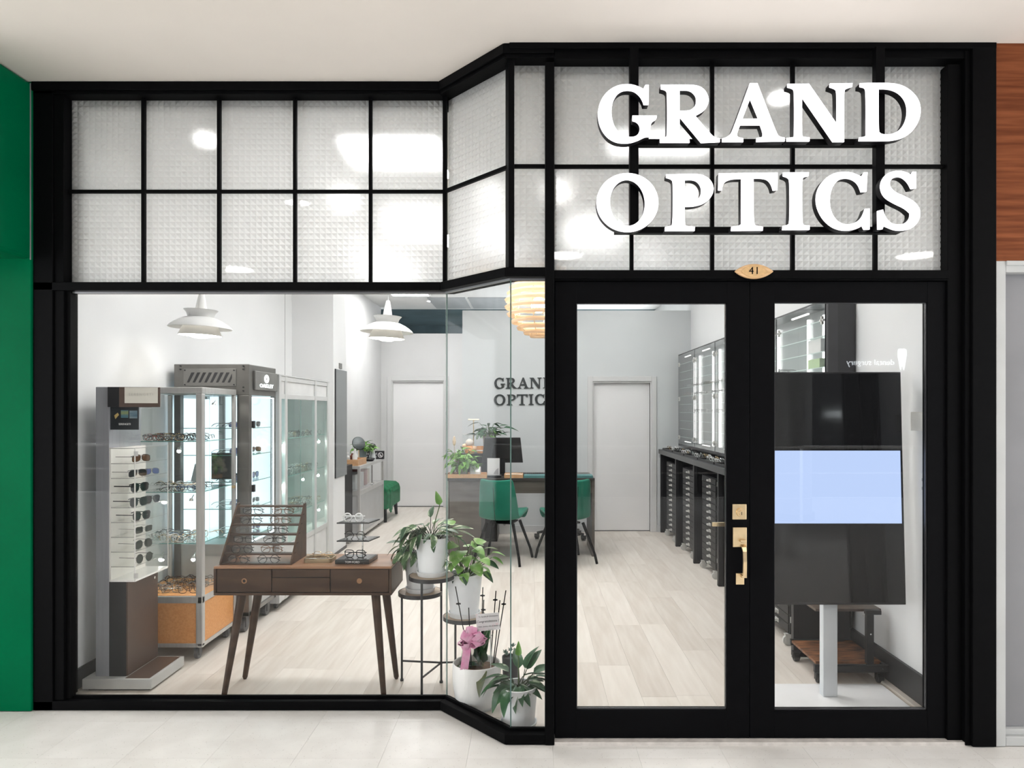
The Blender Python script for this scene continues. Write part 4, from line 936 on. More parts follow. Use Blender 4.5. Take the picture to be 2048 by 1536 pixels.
for xx, yy in ((GX0+.06, GY0+.06), (GX1-.06, GY0+.06), (GX0+.06, GY1-.06), (GX1-.06, GY1-.06)): part(c2, 'castor', castor(MB(), xx, yy, .05, .035), GREYRUB, True)
part(c2, 'poster', MB().box(-2.29, -2.14, GY0+.15, GY0+.154, 1.06, 1.25), mat('athlete_print', (.03,.035,.04), .4, col2=(.24,.20,.17), scale=9, lo=.5, hi=.62), True)
solo('display_wedge', 'small grey folded card wedge on the trade cabinet shelf', 'card', MB().prismy([(-2.415, 1.05), (-2.345, 1.05), (-2.385, 1.175)], GY0+.10, GY0+.13), mat('grey_card', (.42,.43,.43), .5), (-2.38, GY0+.115, 1.05))
for k, zz in enumerate((.66, .86, 1.05, 1.24, 1.43)):
    for i in range(3):
        spectacles('sport sunglasses on the %s shelf of the gunmetal cabinet, %s from the window' % (['lowest', 'second', 'third', 'fourth', 'top'][k], ORD[i]), (-2.08-.10*(i % 2), 5.17+.15*i, zz+.002), math.radians(80)+rg.uniform(-.2, .2), rg.choice(['wrap', 'way']), rg.choice(['clear', 'grey', 'black', 'clear']), rg.choice(['blue', 'dark', 'blue']), .002, name='sunglasses', group='sport sunglasses on the %s shelf of the gunmetal cabinet' % k)
# ---- long white showcase
WALU = mat('white_aluminium', (.60,.605,.605), .4, .25, vary=.03); WPAN = mat('white_panel', (.64,.645,.645), .45)
c3 = thing('white_showcase', 'long white-framed showcase with three glazed bays behind the gunmetal cabinet', 'cabinet', (-2.2, 6.3, 0))
WX0, WX1, WZ = -2.50, -1.945, 1.828
ys = [5.63, 5.77, 6.56, 6.955]
for yy in ys: part(c3, 'post', MB().box(WX1-.03, WX1, yy-.026, yy+.026, .06, WZ), WALU, True, .002)
for yy in (5.605, 6.975): part(c3, 'rear_post', box(WX0, WX0+.03, yy, yy+.03, .06, WZ), WALU, True, .002)
part(c3, 'rail', MB().box(WX1-.026, WX1-.004, 5.63, 6.955, 1.785, 1.822).box(WX1-.026, WX1-.004, 5.63, 6.955, 1.645, 1.685).box(WX1-.026, WX1-.004, 5.63, 6.955, .44, .485).box(WX1-.026, WX1-.004, 5.63, 6.955, .06, .10), WALU, True, .002)
part(c3, 'fascia_panel', box(WX1-.018, WX1-.012, 5.63, 6.955, 1.685, 1.785), WPAN, True)
part(c3, 'base_panel', box(WX1-.018, WX1-.012, 5.63, 6.955, .10, .44), WPAN, True)
part(c3, 'top', box(WX0, WX1, 5.60, 7.0, WZ-.004, WZ+.006), WALU, True)
part(c3, 'back_panel', box(WX0, WX0+.01, 5.60, 7.0, .46, WZ), mat('showcase_back', (.80,.87,.85), .5), True)
part(c3, 'end_panel', MB().box(WX0, WX1-.02, 6.975, 6.985, .06, WZ).box(WX0, WX1-.02, 5.605, 5.612, .06, .46), WPAN, True)
part(c3, 'deck', box(WX0, WX1-.02, 5.61, 6.98, .47, .485), WPAN, True)
for a, b in zip(ys[:-1], ys[1:]):
    part(c3, 'glass_door', box(WX1-.014, WX1-.010, a+.027, b-.027, .487, 1.643), GLASS_G, True)
part(c3, 'door_seam', box(WX1-.012, WX1-.0085, 6.153, 6.157, .487, 1.643), GEDGE, True)
SH3 = (.70, 1.02, 1.33)
for k, zz in enumerate(SH3):
    s_ = part(c3, 'glass_shelf', box(WX0+.02, WX1-.03, 5.63, 6.96, zz-.005, zz), GLASS_G, True)
    part(s_, 'shelf_edge', box(WX1-.030, WX1-.027, 5.63, 6.96, zz-.005, zz), SEDGE, True)
    scatter('%s white-showcase shelf' % names1[k], WX1-.30, WX1-.05, 5.66, 6.93, zz, 3, 11, PI/2, 'spectacles on the %s shelf of the white showcase' % names1[k], ['silver', 'grey', 'clear', 'black', 'silver', 'gold'], .015)
for yy, zz in ((6.82, 1.28), (6.80, .965), (6.35, .97), (5.72, 1.29), (5.72, .97), (6.82, .64)): spot_lamp(c3, (WX1-.06, yy, zz), (.4, -.3, -.7))
for yy in (5.7, 6.85):
    for xx in (WX0+.06, WX1-.06): part(c3, 'castor', castor(MB(), xx, yy, .026, .02), GREYRUB, True)
# ================================================================== counter, towers and lit wall display
CB = mat('counter_black', (.016,.016,.018), .38, vary=.06, scale=8, spec=.3); CT = mat('counter_top_black', (.035,.035,.038), .3, vary=.1)
KY = [9.25, 8.28, 7.36, 6.40, 5.47, 4.57]
kc = thing('display_counter', 'long black counter with open bays along the wall', 'counter', (1.83, 6.9, 0))
part(kc, 'worktop', box(1.63, 2.028, 4.54, 9.27, 1.006, 1.063), CT, True, .003)
for y_ in KY:
    part(kc, 'divider', MB().box(1.655, 1.69, y_-.0, y_+.045, 0, 1.006).box(1.69, 2.02, y_+.015, y_+.03, .02, 1.006).box(1.655, 2.02, y_, y_+.045, 0, .022), CB, True, .002)
part(kc, 'back_panel', box(2.015, 2.026, 4.57, 9.27, .18, 1.006), CB, True)
WHH = mat('pale_handle', (.72,.72,.70), .35, .3)
TWR = mat('tower_dark_grey', (.020,.020,.021), .42, vary=.06, scale=8, spec=.2)
TWB = mat('tower_body_black', (.009,.009,.010), .4, spec=.2)
CLEARW = mat('pale_wheel', (.55,.55,.53), .3)
def make_tower():
    t = thing('drawer_tower', 'x', 'drawers')
    part(t, 'body', MB().box(-.285, .285, .012, .30, .085, .925).box(-.285, -.268, .0, .012, .085, .925).box(.268, .285, .0, .012, .085, .925), TWB, bev=.001)
    dm = None
    for i in range(14):
        zz = .090+i*.0597
        d = link('drawer', dm or mesh_of('drawer', box(-.262, .262, -.006, .012, 0, .0545), TWR), t, (0, 0, zz))
        if dm is None: dm = d.data; bevel(d, .001); hm = mesh_of('handle', MB().box(.030, .075, -.034, -.006, .021, .036).box(.022, .083, -.010, -.006, .015, .042), WHH)
        link('handle', hm, d, (0, 0, 0))
    for xx, yy in ((-.24, .0), (.24, .0), (-.24, .26), (.24, .26)): part(t, 'castor', castor(MB(), xx, yy, .034, .022), CLEARW, smooth=True)
    part(t, 'corner_clip', MB().box(.285, .290, .0, .02, .86, .90).box(.285, .290, 0, .02, .16, .20).box(-.29, -.285, 0, .02, .86, .90), WHH)
    return t
tw = make_tower()
tn = ['first', 'second', 'third', 'fourth', 'fifth']
for i in range(5):
    t = tw if i == 0 else copy_tree(tw)
    t.location = (1.70, [8.79, 7.83, 6.915, 5.96, 5.04][i], 0); t.rotation_euler = (0, 0, -PI/2)
    tag(t, 'black tower of shallow drawers under the counter, the %s from the flush door' % tn[i], 'drawers', 'drawer towers under the counter')
t = copy_tree(tw); t.location = (-2.262, 8.345, 0); t.scale = (.58, .55, 1.0); tag(t, 'narrow black drawer tower half hidden behind the mirror pillar', 'drawers')
del t['group']
# trays of frames on the counter
TR = mat('tray_black', (.016,.016,.017), .4)
for i, (ya, yb) in enumerate([(8.55, 9.15), (7.9, 8.5), (7.25, 7.85), (6.6, 7.2), (5.95, 6.55)]):
    tt = thing('frame_tray', 'shallow black tray of spectacles on the counter, the %s from the flush door' % tn[i], 'tray', (1.765, (ya+yb)/2, 1.063), 0, 'trays on the black counter')
    L = yb-ya
    part(tt, 'tray_floor', box(-.10, .10, -L/2, L/2, 0, .006), TR)
    part(tt, 'tray_rim', MB().box(-.105, -.10, -L/2, L/2, 0, .022).box(.10, .105, -L/2, L/2, 0, .022).box(-.105, .105, -L/2-.005, -L/2, 0, .022).box(-.105, .105, L/2, L/2+.005, 0, .022), TR)
    for j in range(6):
        small_spec('folded spectacles in the %s counter tray from the flush door, %s pair along' % (tn[i], ORD[j]), (1.735 if j % 2 else 1.80, ya+.06+j*(L-.12)/5, 1.0695), -PI/2+rg.uniform(-.3, .3), rg.choice(SHP), rg.choice(['silver', 'clear', 'black', 'clear', 'gold']), 'spectacles in the %s counter tray' % tn[i], open_=False)
# lit wall showcase in five glazed units
UY = [9.20, 8.28, 7.36, 6.44, 5.52, 4.60]
WZ0, WZ1, WF, WBK = 1.140, 2.262, 1.870, 2.040
MIR = mat('showcase_grey_back', (.42,.44,.445), .25, .3, vary=.03)
DG = mat('dark_grey_panel', (.048,.047,.050), .45, vary=.08)
LEDS = emit_mat('led_strip', (1, .99, .97), 1.5)
HINGE = mat('hinge_pale', (.66,.65,.62), .3, .4)
unit_lab = tn
for i in range(5):
    y1_, y0_ = UY[i], UY[i+1]
    un = thing('wall_showcase', 'lit glass-doored wall showcase over the counter, the %s from the flush door' % tn[i], 'showcase', (WF, (y0_+y1_)/2, WZ0), 0, 'lit wall showcases over the counter')
    cs = MB().box(WF, WBK, y0_, y1_, WZ0-.03, WZ0).box(WF, WBK, y0_, y1_, WZ1-.012, WZ1)
    if i == 0: cs.box(WF, WBK, y1_-.015, y1_, WZ0, WZ1-.012)
    part(un, 'case', cs, DG, True)
    if i == 4:
        part(un, 'end_panel', box(WF, 2.045, y0_-.03, y0_, WZ0-.03, WZ1), DG, True)
        part(un, 'end_strip', box(WF+.002, WF+.062, y0_-.036, y0_-.03, WZ0-.03, WZ1), mat('end_strip_grey', (.065,.064,.068), .4), True)
    part(un, 'back_panel', box(WBK-.012, WBK-.004, y0_, y1_, WZ0, WZ1-.012), MIR, True)
    yc = (y0_+y1_)/2+.08
    for s_ in (-.15, .13): part(un, 'light_strip', box(WBK-.030, WBK-.014, yc+s_-.011, yc+s_+.011, WZ0+.02, WZ1-.05), LEDS, True)
    part(un, 'top_light', MB().box(WF+.03, WF+.042, yc-.16, yc+.15, WZ1-.05, WZ1-.04).box(WF+.03, WF+.042, yc-.16, yc+.15, WZ0+.03, WZ0+.037), LEDS, True)
    shm = None
    for k in range(10):
        zz = WZ0+.09+k*.101
        s_ = link('glass_shelf', shm or mesh_of('glass_shelf', box(0, WBK-.035-WF-.02, -.445, .445, -.005, 0), GLASS_G), un, (.02, 0, zz-WZ0))
        if shm is None: shm = s_.data; em_ = mesh_of('shelf_edge', box(-.002, 0, -.445, .445, -.005, 0), mat('pale_shelf_edge', (.62,.76,.74), .2))
        link('shelf_edge', em_, s_)
    for a, b in ((y0_+.004, (y0_+y1_)/2-.002), ((y0_+y1_)/2+.002, y1_-.004)):
        dd = part(un, 'glass_door', box(WF-.004, WF, a, b, WZ0, WZ1-.014), GLASS, True)
        hy = a+.05 if a < (y0_+y1_)/2-.1 else b-.05
        for zz in (WZ0+.08, WZ0+.56, WZ1-.13):
            part(dd, 'hinge', MB().box(WF-.008, WF+.006, hy-.03, hy+.03, zz-.007, zz+.007).box(WF-.008, WF+.006, hy-.007, hy+.007, zz-.026, zz+.026), HINGE, True)
    part(un, 'door_edge', box(WF-.005, WF+.001, y0_-.002, y0_+.003, WZ0, WZ1-.014), CB, True)
    for k in ((3, 5, 6) if i < 4 else (3, 4, 2, 5)):
        zz = WZ0+.09+k*.101+.001
        for j in range(5 if i > 2 else 4):
            small_spec('spectacles in the %s wall showcase from the flush door, %s shelf up, %s pair' % (tn[i], ORD[k], ORD[j]), (WF+.06, y0_+.12+j*(.72/(4 if i > 2 else 3)), zz), -PI/2+rg.uniform(-.25, .25), rg.choice(SHP), rg.choice(['black', 'tortoise', 'clear', 'silver', 'grey']), 'spectacles in the %s wall showcase' % tn[i], lens='dark' if i == 4 and rg.random() < .7 else 'clear')
bm_ = MB().box(-.05, .05, -.09, .09, 0, .065)
solo('lens_carton', 'small pale green carton on a shelf of the nearest wall showcase', 'box', box(1.91, 1.99, 4.80, 5.00, 1.8365, 1.90), mat('green_carton', (.42,.58,.30), .5), (1.95, 4.9, 1.8365), bev=.002)
solo('white_carton', 'white carton standing above the green carton in the wall showcase', 'box', box(1.91, 1.99, 4.78, 5.00, 1.9375, 2.03), mat('white_carton', (.70,.70,.69), .5), (1.95, 4.9, 1.9375), bev=.002)

# ================================================================== digital display by the door
KW = mat('kiosk_white', (.72,.76,.80), .35, vary=.02); KB = mat('kiosk_base_white', (.90,.90,.91), .28, vary=.02)
SCRN = mat('black_screen_glass', (.008,.008,.009), .06, vary=.0, spec=.4); BEZ = mat('kiosk_black', (.016,.016,.018), .3)
kx = 1.610
kk = thing('digital_display', 'tall black portrait screen on a white post and plate behind the door', 'display', (kx, 3.91, 0))
part(kk, 'base_plate', MB().prism(rrect(0, -.005, .725, .37, .035, 6), .0, .012), KB, bev=.002)
part(kk, 'post', box(-.039, .039, -.012, .040, .012, 1.2), KW, bev=.004)
pn = link('screen_panel', mesh_of('screen_panel', MB().box(-.368, .368, 0, .045, 0, 1.232), BEZ), kk, (0, -.088, .528), (math.radians(-2.6), 0, 0)); bevel(pn, .004)
part(pn, 'screen_glass', box(-.362, .362, -.0025, -.0003, .012, 1.222), SCRN)
part(pn, 'lit_image', box(-.358, .353, -.0045, -.0026, .427, .812), emit_mat('lit_screen_blue', (.535, .675, 1.0), .465))
part(kk, 'bracket', MB().box(-.10, .10, -.045, -.012, .8, 1.15), BEZ)
# ---- low trolley with rustic shelves
RUST = mat('rustic_board', (.07,.028,.012), .5, col2=(.30,.125,.05), scale=7, stretch=(1.5, 5, 1), bump=.05)
tl = thing('low_trolley', 'low black-framed trolley with rustic brown shelves behind the display post', 'trolley', (1.83, 4.32, 0))
part(tl, 'shelf', box(1.625, 2.0, 4.14, 4.52, .105, .120), RUST, True, .002)
part(tl, 'shelf', box(1.625, 2.0, 4.14, 4.52, .405, .420), mat('rustic_dark_board', (.06,.04,.03), .5, col2=(.12,.09,.07), scale=7), True, .002)
part(tl, 'frame_bar', MB().box(1.60, 2.02, 4.085, 4.11, .075, .115).box(1.62, 2.0, 4.52, 4.54, .09, .125).box(1.99, 2.015, 4.11, 4.52, .08, .115), CB, True, .002)
for yy in (4.11, 4.50): part(tl, 'leg', MB().box(1.905, 1.945, yy, yy+.03, .115, .42), CB, True, .002)
part(tl, 'bracket', MB().box(1.90, 1.985, 4.105, 4.14, .395, .42), CB, True, .002)
sc2 = MB()
for xx, zz in ((1.705, .095), (1.98, .095), (1.925, .285), (1.885, .39)): sc2.cyl((xx, 4.085 if zz < .1 else 4.11, zz), (xx, (4.085 if zz < .1 else 4.11)-.004, zz), .0045, n=8)
part(tl, 'screw', sc2, CHROME, True)['kind'] = 'stuff'
for xx, yy in ((1.645, 4.50), (1.645, 4.14), (1.99, 4.14), (1.99, 4.50)): part(tl, 'castor', castor(MB(), xx, yy, .026, .03), RUBBER, True)
# ---- wall boxes
solo('wall_unit', 'cream control box on the wall beside the display, the larger upper one', 'switch', box(2.012, 2.05, 3.72, 3.845, 1.447, 1.545), mat('cream_plastic', (.84,.82,.77), .45), (2.03, 3.78, 1.447), bev=.003)
s_ = thing('wall_switch', 'small white switch plate on the wall below the cream control box', 'switch', (2.05, 3.77, 1.11))
part(s_, 'plate', box(2.040, 2.05, 3.69, 3.80, 1.11, 1.225), WPLAST, True, .002)
part(s_, 'rocker', MB().box(2.036, 2.04, 3.74, 3.78, 1.185, 1.20).box(2.036, 2.04, 3.74, 3.78, 1.14, 1.155), mat('grey_rocker', (.4,.4,.4), .4), True, .001)
# ================================================================== desk area
DW = mat('grey_brown_laminate', (.085,.072,.062), .35, col2=(.125,.108,.095), scale=2, stretch=(1.0, 1.0, 8), detail=2)
DW2 = mat('desk_dark_top', (.045,.040,.037), .35, vary=.1)
dk = thing('reception_desk', 'dark grey-brown reception desk with a solid end pedestal', 'desk', (-.1, 8.1, 0))
DT = .835
part(dk, 'desktop', box(-.902, .678, 7.71, 8.45, DT-.028, DT), DW2, True, .002)
part(dk, 'pedestal', box(-.875, -.530, 7.735, 8.40, .004, DT-.028), DW, True, .002)
part(dk, 'end_panel', box(-.902, -.880, 7.72, 8.42, 0, DT-.028), mat('pale_edge_panel', (.36,.37,.35), .4), True, .001)
part(dk, 'end_panel', box(.648, .678, 7.715, 8.43, 0, DT-.028), DW, True, .002)
part(dk, 'apron', box(-.53, .648, 7.735, 7.753, .672, DT-.028), DW, True, .001)
# ---- green velvet chairs
VEL = mat('green_velvet', (.010,.120,.078), .75, col2=(.018,.175,.118), scale=4, lo=.3, hi=.7, spec=.1)
VEL.node_tree.nodes['Principled BSDF'].inputs['Sheen Weight'].default_value = .12
VSEAM = mat('velvet_seam', (.004,.02,.015), .8)
def chair_shell():
    pr = [(.268, .425, .165), (.288, .458, .19), (.26, .490, .215), (.14, .478, .238), (.0, .458, .246), (-.12, .440, .245), (-.20, .440, .240), (-.25, .480, .236), (-.272, .56, .232), (-.284, .66, .222), (-.294, .76, .210), (-.303, .845, .198), (-.306, .872, .178)]
    n = 10; v = []; f = []
    up_ = [0, .006, .014, .022, .03, .034, .03, .02, .008, 0, 0, 0, 0]; fw_ = [0, 0, 0, 0, .01, .03, .06, .09, .105, .10, .085, .07, .06]
    for i, (y_, z_, hw) in enumerate(pr):
        for j in range(n+1):
            s = -1+2*j/n; q = abs(s)**2.4
            v.append((hw*s*(1-.06*abs(s)**6), y_+fw_[i]*q, z_+up_[i]*q-(.016*(1-s*s) if i >= len(pr)-2 else 0)))
    m_ = n+1
    for i in range(len(pr)-1):
        for j in range(n): f.append((i*m_+j, i*m_+j+1, (i+1)*m_+j+1, (i+1)*m_+j))
    return MB().add(v, f)
def make_chair():
    t = thing('velvet_chair', 'x', 'chair')
    o = part(t, 'shell', chair_shell(), VEL, smooth=False)
    o.data.polygons.foreach_set('use_smooth', [True]*len(o.data.polygons))
    so_ = o.modifiers.new('pad', 'SOLIDIFY'); so_.thickness = .042; so_.offset = -1
    ss = o.modifiers.new('round', 'SUBSURF'); ss.levels = 1; ss.render_levels = 2
    part(t, 'back_seam', MB().tube([(.0, -.342, .80), (0, -.334, .72), (0, -.324, .64), (0, -.312, .56), (0, -.292, .48), (0, -.25, .43), (0, -.20, .402)], .0028, 5), VSEAM)
    part(t, 'seat_frame', MB().box(-.12, .12, -.11, .13, .398, .415), BLACK, bev=.003)
    for sx in (-1, 1):
        for sy in (-1, 1):
            a = (sx*.14, sy*.125, .408); b = (sx*.228, sy*.226, .10); c = (sx*.245, sy*.245, .0)
            lg = part(t, 'leg', MB().cyl(a, b, .016, .0125, 12).cyl(b, c, .014, .013, 12), BLACK, smooth=True)
    return t
ch = make_chair(); ch.location = (-.285, 7.50, 0); ch.rotation_euler = (0, 0, math.radians(-15)); tag(ch, 'green velvet tub chair on black legs, seen beside the leafy plants', 'chair', 'velvet chairs at the desk')
c_ = copy_tree(ch); c_.location = (.358, 7.50, 0); c_.rotation_euler = (0, 0, math.radians(18.7)); tag(c_, 'green velvet tub chair on black legs, half hidden by the black door post', 'chair', 'velvet chairs at the desk')
# ---- office chair behind the desk
oc = thing('office_chair', 'black swivel office chair behind the reception desk', 'chair', (.37, 8.82, 0))
st_ = MB(); 
for i in range(5):
    a = i*2*PI/5+PI+.1; st_.tube([(0, 0, .11), (.14*math.cos(a), .14*math.sin(a), .10), (.30*math.cos(a), .30*math.sin(a), .075)], [.022, .018, .014], 8)
part(oc, 'star_base', st_, RUBBER, smooth=True)
for i in range(5):
    a = i*2*PI/5+PI+.1; part(oc, 'castor', castor(MB(), .30*math.cos(a), .30*math.sin(a), .027, .04, 0, a), RUBBER)
part(oc, 'gas_lift', MB().cyl((0,0,.10), (0,0,.44), .025, .02, 14), RUBBER, smooth=True)
part(oc, 'seat', MB().prism(rrect(0, 0, .40, .40, .08, 5), .44, .51), mat('black_fabric', (.015,.015,.016), .9), bev=.02)
part(oc, 'backrest', MB().prismy([(a*.95, b+.78) for a, b in rrect(0, 0, .38, .42, .08, 5)], .17, .22), mat('black_fabric', (.015,.015,.016), .9), bev=.015)
part(oc, 'back_bar', MB().tube([(0, .05, .44), (0, .21, .46), (0, .23, .65)], .015, 8), RUBBER)
# ---- things on the desk
LW = mat('light_tray_wood', (.50,.28,.14), .45, col2=(.62,.38,.21), scale=6, stretch=(2, 12, 12))
def desk_tray(name, label, x0, x1, y0, y1, h, m=LW):
    t = thing(name, label, 'tray', ((x0+x1)/2, (y0+y1)/2, DT)); w_, l_ = (x1-x0)/2, (y1-y0)/2
    part(t, 'tray_floor', box(-w_+.008, w_-.008, -l_+.008, l_-.008, 0, .008), m)
    part(t, 'tray_side', MB().box(-w_, w_, -l_, -l_+.008, 0, h).box(-w_, w_, l_-.008, l_, 0, h).box(-w_, -w_+.008, -l_+.008, l_-.008, 0, h).box(w_-.008, w_, -l_+.008, l_-.008, 0, h), m, bev=.001)
    return t
dt_ = desk_tray('wooden_tray', 'long pale wooden tray with a planter and printer on the desk', -.905, -.47, 7.715, 7.99, .042)
t2 = desk_tray('paper_tray', 'small wooden tray of papers on the desk before the keyboard', -.285, -.085, 7.72, 7.92, .040)
solo('paper_stack', 'white papers lying in the small wooden desk tray', 'paper', box(-.275, -.095, 7.73, 7.91, DT+.0085, DT+.030), mat('white_paper', (.75,.74,.71), .7), (-.18, 7.82, DT+.0085))
solo('teal_folder', 'teal folder lying on the desk beside the paper tray', 'folder', box(-.075, .66, 7.72, 7.90, DT+.0005, DT+.028), mat('teal_folder', (.07,.19,.19), .5), (.2, 7.8, DT), bev=.002)
# monitor
mn = thing('computer_monitor', 'black computer monitor seen from behind on the desk', 'monitor', (-.32, 8.12, DT))
mo = link('screen_back', mesh_of('screen_back', MB().prismy([(-.232, -.14), (.232, -.14), (.20, .145), (-.20, .145)], -.012, .012), BEZ), mn, (-.0, 0, .275), (math.radians(8), 0, math.radians(4))); bevel(mo, .004)
part(mo, 'rear_bulge', MB().prismy([(-.12, -.10), (.12, -.10), (.10, .08), (-.10, .08)], -.035, -.012), BEZ, bev=.01)
part(mo, 'lower_strip', MB().prismy([(-.229, -.138), (.229, -.138), (.228, -.126), (-.228, -.126)], -.015, -.011), GM2)
part(mn, 'stand', MB().box(-.03, .03, -.02, .0, 0, .25).prism(rrect(0, .0, .24, .16, .03), 0, .012), BEZ, bev=.002)
# keyboard
kb = thing('keyboard', 'black computer keyboard on the desk', 'keyboard', (.10, 8.0, DT+.0))
part(kb, 'case', MB().prismx([(-.07, 0), (.07, 0), (.07, .024), (-.07, .012)], -.22, .22), RUBBER, bev=.002)
km = mesh_of('key', MB().box(-.0085, .0085, -.0085, .0085, 0, .009), RUBBER)
for r in range(5):
    for c in range(20): link('key', km, kb, (-.20+c*.021, -.055+r*.026, .0145+r*.0022))
# white tablet stand, label printer, dried plants, ornaments
tp = thing('card_stand', 'white upright card on a black stand in front of the monitor', 'stand', (-.405, 7.83, DT))
part(tp, 'base', box(-.085, .085, -.06, .06, 0, .022), BEZ, bev=.003)
part(tp, 'card', MB().box(-.067, .067, -.01, .004, .022, .205), mat('white_card', (.72,.72,.73), .35), bev=.002)
part(tp, 'curve_print', MB().prismy([(.0, .035), (.012, .06), (.03, .085), (.055, .10), (.055, .035)], -.0112, -.010), mat('grey_curve', (.42,.42,.44), .4))
part(tp, 'frame', MB().box(-.072, -.067, -.008, .004, .022, .215).box(-.067, .072, -.002, .004, .205, .215), BEZ)
pr_ = thing('label_printer', 'small white label printer on the wooden desk tray', 'printer', (-.60, 7.84, DT+.0085))
part(pr_, 'body', MB().prismx([(-.07, .02), (-.07, .055), (-.03, .105), (.04, .105), (.07, .06), (.07, .02)], -.055, .055), mat('printer_white', (.70,.70,.70), .35), bev=.006)
part(pr_, 'foot', box(-.05, .05, -.065, .065, 0, .02), BEZ)
dr = thing('dried_stems', 'bundle of dry brown twigs on the wooden desk tray', 'ornament', (-.83, 7.80, DT+.0085))
tw_ = MB(); rq = random.Random(3)
for i in range(46):
    a = rq.uniform(0, 2*PI); e = rq.uniform(.2, 1.1); l_ = rq.uniform(.045, .085)
    p0 = (rq.uniform(-.03, .03), rq.uniform(-.02, .02), .004)
    tw_.tube([p0, (p0[0]+l_*.5*math.cos(a), p0[1]+l_*.5*math.sin(a), .01+l_*.35*math.sin(e)), (p0[0]+l_*math.cos(a), p0[1]+l_*math.sin(a), .01+l_*.6*math.sin(e))], .002, 4)
part(dr, 'twigs', tw_, mat('dry_twig', (.20,.13,.09), .8, vary=.3, scale=40))['kind'] = 'stuff'
bk = thing('dark_shelf_unit', 'dark low shelf unit standing behind the monitor', 'cabinet', (-.63, 8.80, 0))
part(bk, 'body', box(-.87, -.40, 8.60, 9.0, 0, 1.02), DW2, True, .003)
part(bk, 'top', box(-.88, -.39, 8.585, 9.01, 1.02, 1.045), CB, True, .002)
part(bk, 'panel', box(-.85, -.42, 8.594, 8.60, .04, 1.0), CB, True)
ORN = mat('orange_box', (.72,.33,.13), .5, vary=.08, scale=20); OWH = mat('pale_box', (.78,.70,.62), .5)
og = thing('gift_figure', 'small orange and white ornament on the dark shelf unit', 'ornament', (-.735, 8.68, 1.045))
part(og, 'body', MB().lathe([(0, 0), (.055, 0), (.062, .03), (.055, .07), (.035, .09), (0, .09)], n=16), ORN, smooth=True)
part(og, 'top', MB().sphere((0, 0, .125), .048, 14, 8), OWH, smooth=True)
part(og, 'side_lobe', MB().sphere((-.06, .0, .085), .03, 10, 6).sphere((.055, -.01, .055), .035, 10, 6), mat('pale_orange', (.80,.55,.35), .5), smooth=True)
oj = thing('orange_cup', 'round orange cup beside the ornament on the dark shelf unit', 'cup', (-.60, 8.67, 1.045))
part(oj, 'cup', MB().lathe([(0, 0), (.04, 0), (.052, .03), (.05, .085), (.046, .085), (.046, .03), (0, .01)], n=18), ORN, smooth=True)
part(oj, 'band', MB().lathe([(.0515, .028), (.0535, .03), (.0535, .04), (.0515, .042)], n=18), OWH)
gs = thing('glass_vase', 'clear glass cylinder on the dark shelf unit', 'vase', (-.80, 8.86, 1.045))
part(gs, 'cylinder', MB().lathe([(0, 0), (.035, 0), (.042, .22), (.039, .22), (.033, .006), (0, .006)], n=20), GLASS)
part(gs, 'rim', MB().lathe([(.038, .218), (.043, .218), (.043, .223), (.038, .223), (.038, .218)], n=20), AEDGE)
fs = thing('brass_stand', 'thin brass rod stand behind the shelf unit ornaments', 'stand', (-.705, 8.90, 1.045))
part(fs, 'rod', MB().cyl((0,0,0), (0,0,.40), .006, n=8), BRASS); part(fs, 'crossbar', MB().cyl((-.065, 0, .40), (.065, 0, .40), .007, n=8), BRASS); part(fs, 'foot', MB().cyl((0,0,0), (0,0,.01), .05, n=16), BRASS)
pb = thing('power_box', 'white box with a round socket on the floor under the desk', 'box', (-.335, 9.2, 0))
part(pb, 'body', box(-.065, .065, -.05, .05, 0, .17), WPLAST, bev=.003); part(pb, 'socket', MB().cyl((.0, -.05, .12), (.0, -.054, .12), .016, n=16), mat('grey_socket', (.45,.45,.44), .4))
ppg = thing('pampas_stem', 'single dried beige plume beside the desk plants', 'ornament', (-.83, 7.95, DT+.0085))
part(ppg, 'stem', MB().tube([(0,0,0), (-.005, 0, .2), (-.012, 0, .34)], .0025, 5), mat('straw', (.45,.33,.20), .7)); part(ppg, 'plume', MB().lathe([(0, .32), (.016, .345), (.02, .375), (.01, .42), (0, .435)], (-.012, 0, 0), 10), mat('plume_beige', (.62,.48,.34), .9, vary=.2, scale=60))

# ================================================================== passage: mirror, sideboard, bench
mr = thing('wall_mirror', 'tall grey mirror panel on the side of the white pillar', 'mirror', (-2.10, 7.98, .83))
part(mr, 'mirror_glass', box(-2.098, -2.088, 7.76, 8.225, .83, 2.0), mat('grey_mirror', (.30,.32,.33), .08, .75, vary=.03), True)
part(mr, 'edge', MB().box(-2.099, -2.086, 7.752, 7.76, .828, 2.002), BEZ, True)
solo('wall_plate', 'small dark plate on the white pillar above the mirror', 'plate', box(-2.10, -2.094, 7.92, 8.04, 2.015, 2.075), GM3, (-2.10, 7.98, 2.015))
sb_ = thing('glass_sideboard', 'grey aluminium sideboard with a glazed upper section in the passage', 'sideboard', (-2.22, 9.3, 0))
SX0, SX1, SY0, SY1, SZ = -2.41, -2.03, 8.60, 10.0, .895
part(sb_, 'top', box(SX0, SX1, SY0, SY1, SZ-.035, SZ), ALU, True, .003)
part(sb_, 'frame', MB().box(SX1-.03, SX1, SY0, SY0+.035, .05, SZ-.035).box(SX1-.03, SX1, SY1-.035, SY1, .05, SZ-.035).box(SX0, SX0+.03, SY0, SY0+.035, .05, SZ-.035).box(SX1-.03, SX1, SY0+.035, SY1-.035, .545, .60).box(SX1-.03, SX1, SY0+.035, SY1-.035, .05, .09).box(SX0+.03, SX1-.03, SY0, SY0+.03, .545, .60).box(SX0+.03, SX1-.03, SY0, SY0+.03, .05, .09), ALU, True, .002)
